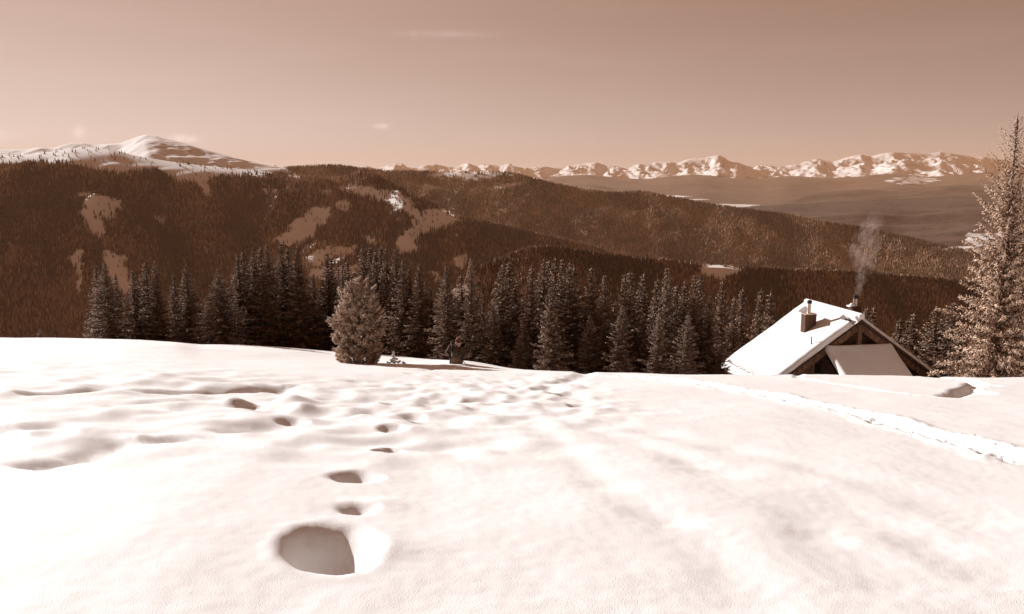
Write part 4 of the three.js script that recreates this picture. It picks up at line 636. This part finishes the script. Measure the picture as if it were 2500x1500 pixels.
{
  const [X, Z] = onGround(1113, 892), Y = at(1113, 890, -Z).y + 0.05, person = thing('person', 'skier in dark jacket, pack and knit hat, leaning forward thigh deep in snow', 'person', [X, Y, Z]);
  const k = (-Z) / 26, q = (x, y, z) => [x * k, y * k, z * k];
  const J = { hip: q(0, 0.17, -0.16), hipL: q(-0.1, 0.13, -0.16), hipR: q(0.1, 0.12, -0.14), kneeL: q(-0.11, -0.28, -0.04), kneeR: q(0.12, -0.28, 0.04), footL: q(-0.12, -0.68, -0.14), footR: q(0.12, -0.68, -0.04), belly: q(-0.01, 0.30, -0.08), chest: q(0.02, 0.45, 0.05), neck: q(0.06, 0.57, 0.12), head: q(0.105, 0.715, 0.2), shL: q(-0.15, 0.53, 0.02), shR: q(0.19, 0.47, 0.12), elL: q(-0.28, 0.37, 0.04), elR: q(0.3, 0.33, 0.14), haL: q(-0.17, 0.26, 0.24), haR: q(0.21, 0.22, 0.33) };
  const skin = std({ color: RGB(0.46, 0.27, 0.185), roughness: 0.6 }), cloth = std({ color: RGB(0.07, 0.04, 0.023), roughness: 0.9 }), pants = std({ color: RGB(0.2, 0.125, 0.075), roughness: 0.9 }), knit = std({ color: RGB(0.13, 0.05, 0.032), roughness: 1 });
  // head turned a little to the right and down
  const fw = new THREE.Vector3(0.28, -0.2, 0.94).normalize(), rt = new THREE.Vector3().crossVectors(new THREE.Vector3(0, 1, 0), fw).normalize(), up = new THREE.Vector3().crossVectors(fw, rt);
  const hp = (r, u, f) => [J.head[0] + (rt.x * r + up.x * u + fw.x * f) * k, J.head[1] + (rt.y * r + up.y * u + fw.y * f) * k, J.head[2] + (rt.z * r + up.z * u + fw.z * f) * k];
  const ball = (c, r) => (x, y, z) => Math.hypot(x - c[0], y - c[1], z - c[2]) - r;
  const headShape = [ball(hp(0, 0.03, -0.01), 0.088 * k), ball(hp(0, -0.01, 0.01), 0.08 * k), bone(hp(0, -0.06, 0.035), hp(0, -0.085, 0.055), 0.055 * k, 0.036 * k), bone(hp(0, 0.0, 0.085), hp(0, -0.035, 0.108), 0.01 * k, 0.017 * k), ball(hp(-0.085, -0.01, -0.005), 0.022 * k), ball(hp(0.085, -0.01, -0.005), 0.022 * k), bone(hp(-0.02, -0.066, 0.083), hp(0.02, -0.066, 0.083), 0.009 * k, 0.009 * k), bone(hp(-0.045, 0.018, 0.075), hp(0.045, 0.018, 0.075), 0.012 * k, 0.012 * k)];
  const bodyF = blend([...headShape, bone(J.neck, hp(0, -0.05, -0.02), 0.055 * k, 0.05 * k), bone(J.chest, J.neck, 0.11 * k, 0.06 * k), bone(J.belly, J.chest, 0.105 * k, 0.118 * k), bone(J.hip, J.belly, 0.13 * k, 0.115 * k), bone(J.shL, J.shR, 0.07 * k, 0.07 * k), bone(J.shL, J.elL, 0.05 * k, 0.04 * k), bone(J.elL, J.haL, 0.04 * k, 0.028 * k), bone(J.shR, J.elR, 0.05 * k, 0.04 * k), bone(J.elR, J.haR, 0.04 * k, 0.028 * k), bone(J.hipL, J.kneeL, 0.085 * k, 0.055 * k), bone(J.hipR, J.kneeR, 0.085 * k, 0.055 * k), bone(J.kneeL, J.footL, 0.055 * k, 0.04 * k), bone(J.kneeR, J.footR, 0.055 * k, 0.04 * k)], 0.03 * k);
  part('body', blobMesh(bodyF, q(0, 0.05, 0.05), 0.86 * k, 132), skin, person);
  const jacketF = blend([bone(J.neck, J.chest, 0.08 * k, 0.135 * k), bone(J.belly, J.chest, 0.12 * k, 0.135 * k), bone(q(0, 0.2, -0.15), J.belly, 0.148 * k, 0.12 * k), bone(J.shL, J.shR, 0.088 * k, 0.088 * k), bone(J.shL, J.elL, 0.08 * k, 0.064 * k), bone(J.elL, q(-0.178, 0.267, 0.226), 0.07 * k, 0.046 * k), bone(J.shR, J.elR, 0.08 * k, 0.064 * k), bone(J.elR, q(0.214, 0.229, 0.313), 0.07 * k, 0.046 * k)], 0.035 * k);
  const crease = (f, a, s) => (x, y, z) => f(x, y, z) + a * k * N3(x * s / k, y * s * 0.6 / k, z * s / k);
  const below = (f, d) => (x, y, z) => Math.max(f(x, y, z), d(x, y, z));
  part('jacket', blobMesh(below(crease(jacketF, 0.012, 11), (x, y, z) => (0.115 * k - y) * 0.9), q(0, 0.35, 0.08), 0.5 * k, 96), cloth, person);
  part('collar', new THREE.TorusGeometry(0.078 * k, 0.03 * k, 10, 22).rotateX(Math.PI / 2 - 0.55).rotateZ(-0.2).translate(J.neck[0] + 0.01 * k, J.neck[1] + 0.015 * k, J.neck[2] + 0.01 * k), cloth, person);
  part('hood', blobMesh(blend([egg(q(-0.03, 0.575, 0.01), [0.10 * k, 0.07 * k, 0.07 * k]), egg(q(0.02, 0.56, 0.05), [0.1 * k, 0.05 * k, 0.08 * k])], 0.04 * k), q(0, 0.57, 0.03), 0.2 * k, 40), cloth, person);
  part('hem', new THREE.TorusGeometry(0.15 * k, 0.018 * k, 8, 26).scale(1.02, 1, 0.95).rotateX(Math.PI / 2).translate(0, 0.125 * k, -0.15 * k), std({ color: RGB(0.2, 0.12, 0.08), roughness: 0.9 }), person);
  const pantsF = blend([bone(q(-0.05, 0.14, -0.15), q(0.05, 0.14, -0.15), 0.15 * k, 0.15 * k), bone(J.hipL, J.kneeL, 0.125 * k, 0.09 * k), bone(J.hipR, J.kneeR, 0.125 * k, 0.09 * k), bone(J.kneeL, J.footL, 0.09 * k, 0.08 * k), bone(J.kneeR, J.footR, 0.09 * k, 0.08 * k)], 0.04 * k);
  part('trousers', blobMesh(crease(pantsF, 0.012, 9), q(0, -0.25, -0.08), 0.56 * k, 84), pants, person);
  const hatF = (x, y, z) => Math.max(blend([ball(hp(0, 0.04, -0.012), 0.106 * k), ball(hp(0, 0.075, -0.02), 0.085 * k)], 0.03 * k)(x, y, z), -((x - J.head[0]) * up.x + (y - J.head[1]) * up.y + (z - J.head[2]) * up.z - 0.05 * k));
  part('hat', blobMesh(hatF, hp(0, 0.05, 0), 0.17 * k, 44), knit, person);
  part('hat_brim', new THREE.TorusGeometry(0.1 * k, 0.014 * k, 8, 24).applyMatrix4(new THREE.Matrix4().makeBasis(rt, fw, up.clone())).translate(...hp(0, 0.052, -0.008)), knit, person);
  for (const s of [-1, 1]) { part('eye', new THREE.SphereGeometry(0.012 * k, 10, 8).translate(...hp(s * 0.032, 0.0, 0.079)), M.black, person); }
  part('mouth', rod(hp(-0.018, -0.066, 0.091), hp(0.018, -0.066, 0.091), 0.004 * k), std({ color: RGB(0.2, 0.08, 0.06) }), person);
  part('hair', blobMesh((x, y, z) => Math.max(ball(hp(0, 0.0, -0.025), 0.095 * k)(x, y, z), ((x - J.head[0]) * fw.x + (y - J.head[1]) * fw.y + (z - J.head[2]) * fw.z) - 0.0 * k), hp(0, 0, -0.02), 0.15 * k, 40), M.black, person);
  // gloves: palm, four unequal fingers and a thumb closed round the pole
  const glove = (h, dir) => { const D3 = new THREE.Vector3(...dir).normalize(), A = new THREE.Vector3(0, 0, 1).addScaledVector(D3, -D3.z).normalize(), B = new THREE.Vector3().crossVectors(D3, A), g3 = (a, b, c) => [h[0] + (D3.x * a + A.x * b + B.x * c) * k, h[1] + (D3.y * a + A.y * b + B.y * c) * k, h[2] + (D3.z * a + A.z * b + B.z * c) * k]; const list = [egg(g3(0, -0.012, 0.03), [0.045 * k, 0.034 * k, 0.034 * k])];
    [0.9, 1, 0.95, 0.78].forEach((l, i) => { const o = -0.034 + i * 0.022; list.push(bone(g3(o, 0.02, 0.03), g3(o, 0.042 * l, 0.0), 0.0125 * k, 0.012 * k), bone(g3(o, 0.042 * l, 0), g3(o, 0.028 * l, -0.028 * l), 0.012 * k, 0.011 * k), bone(g3(o, 0.028 * l, -0.028 * l), g3(o, 0.002, -0.03 * l), 0.011 * k, 0.009 * k)); });
    list.push(bone(g3(-0.04, -0.02, 0.02), g3(-0.045, -0.03, -0.012), 0.015 * k, 0.013 * k), bone(g3(-0.045, -0.03, -0.012), g3(-0.03, -0.012, -0.03), 0.013 * k, 0.011 * k)); return blobMesh(blend(list, 0.006 * k), h, 0.085 * k, 56); };
  part('glove', glove(J.haL, [0.95, -0.28, 0.1]), M.black, person); part('glove', glove(J.haR, [0.55, -0.75, 0.2]), M.black, person);
  // pack: bag behind the shoulders and two straps
  const bag = new THREE.Group(); bag.name = 'backpack'; person.add(bag);
  part('bag', new RoundedBoxGeometry(0.32 * k, 0.44 * k, 0.2 * k, 4, 0.07 * k).rotateX(0.75).translate(-0.02 * k, 0.46 * k, -0.19 * k), M.black, bag);
  part('lid', new RoundedBoxGeometry(0.27 * k, 0.09 * k, 0.2 * k, 3, 0.04 * k).rotateX(0.75).translate(-0.03 * k, 0.64 * k, -0.06 * k), cloth, bag);
  for (const [a, b, c] of [[q(-0.1, 0.62, -0.04), q(-0.11, 0.585, 0.13), q(-0.09, 0.38, 0.16)], [q(0.11, 0.6, 0.02), q(0.14, 0.545, 0.2), q(0.13, 0.33, 0.2)]]) part('strap', new THREE.TubeGeometry(new THREE.CatmullRomCurve3([a, b, c].map((v) => new THREE.Vector3(...v))), 14, 0.02 * k, 6).toNonIndexed(), M.black, bag);
  // ski poles in both hands
  const W = (v) => [X + v[0], Y + v[1], Z + v[2]];
  const pole = (label, tip, hand, grip, strapTo) => {
    const t = new THREE.Vector3(...tip), g = new THREE.Vector3(...grip), d = g.clone().sub(t).normalize(), o = thing('ski_pole', label, 'ski pole', W(tip)), rel = (v) => v.clone().sub(t).toArray();
    part('shaft', rod(rel(t), rel(g), 0.012 * k, 0.014 * k), M.polePaint, o);
    part('grip', rod(rel(g.clone().addScaledVector(d, -0.13 * k)), rel(g), 0.014 * k, 0.018 * k, 10), M.black, o);
    const bk = new THREE.TorusGeometry(0.05 * k, 0.008 * k, 6, 18), qn = new THREE.Quaternion().setFromUnitVectors(new THREE.Vector3(0, 0, 1), d); const at2 = t.clone().addScaledVector(d, 0.07 * k);
    part('basket', [bk.applyQuaternion(qn).translate(...rel(at2)), new THREE.CylinderGeometry(0.04 * k, 0.046 * k, 0.006 * k, 14).applyQuaternion(new THREE.Quaternion().setFromUnitVectors(new THREE.Vector3(0, 1, 0), d)).translate(...rel(at2))], M.black, o);
    part('wrist_strap', new THREE.TubeGeometry(new THREE.CatmullRomCurve3([g.clone(), new THREE.Vector3(...strapTo), g.clone().addScaledVector(d, -0.03 * k)].map((v) => v.clone().sub(t))), 18, 0.009 * k, 5).toNonIndexed(), M.black, o);
  };
  pole('ski pole held level, its basket pointing out to the left of the skier', q(-0.59, 0.39, 0.1), J.haL, q(-0.13, 0.249, 0.249), q(-0.19, 0.05, 0.22));
  pole('ski pole held low on the right of the skier with basket above the snow', q(0.385, -0.03, 0.395), J.haR, q(0.19, 0.248, 0.32), q(0.27, 0.1, 0.3));
}

// ------------------------------------------------------------------ smoke from the rear chimney
{
  seed = 99;
  const D = 46.3, path = [[2097, 714, 7], [2098, 700, 9], [2099, 684, 10], [2101, 664, 10], [2101, 644, 11], [2098, 626, 12], [2087, 611, 12], [2116, 637, 10], [2128, 630, 10], [2133, 652, 7], [2128, 606, 15], [2110, 584, 17], [2122, 562, 18], [2138, 544, 15]];
  const puffs = [], k = D / F;
  for (const [px, py, w] of path) for (let i = 0; i < 5; i++) {
    const c = at(px + rr(-0.7, 0.7) * w, py + rr(-1, 1) * 10, D + rr(-0.2, 0.2)), r = w * k * rr(0.45, 1.2), g = new THREE.IcosahedronGeometry(1, 3), p = g.attributes.position, o = rr(0, 50);
    for (let n = 0; n < p.count; n++) { const s = r * (1 + 0.3 * N3(p.getX(n) * 1.3 + o, p.getY(n) * 1.3, p.getZ(n) * 1.3)); p.setXYZ(n, p.getX(n) * s, p.getY(n) * s * 1.25, p.getZ(n) * s); }
    g.deleteAttribute('uv'); g.computeVertexNormals(); puffs.push(g.translate(c.x, c.y, c.z));
  }
  const m = new THREE.MeshPhysicalMaterial({ color: RGB(0.8, 0.66, 0.58), roughness: 1, transmission: 0.5, thickness: 0, specularIntensity: 0, transparent: true, opacity: 0.018 }), o = new THREE.Mesh(mergeGeometries(puffs.map((g) => g.index ? g.toNonIndexed() : g)), m);
  o.name = 'smoke'; tag(o, 'thin pale smoke curling up from the rear chimney of the cabin', 'smoke', null, 'stuff'); scene.add(o);
}
shade(scene);
scene.getObjectByName('smoke').castShadow = false;
renderer.render(scene, camera);
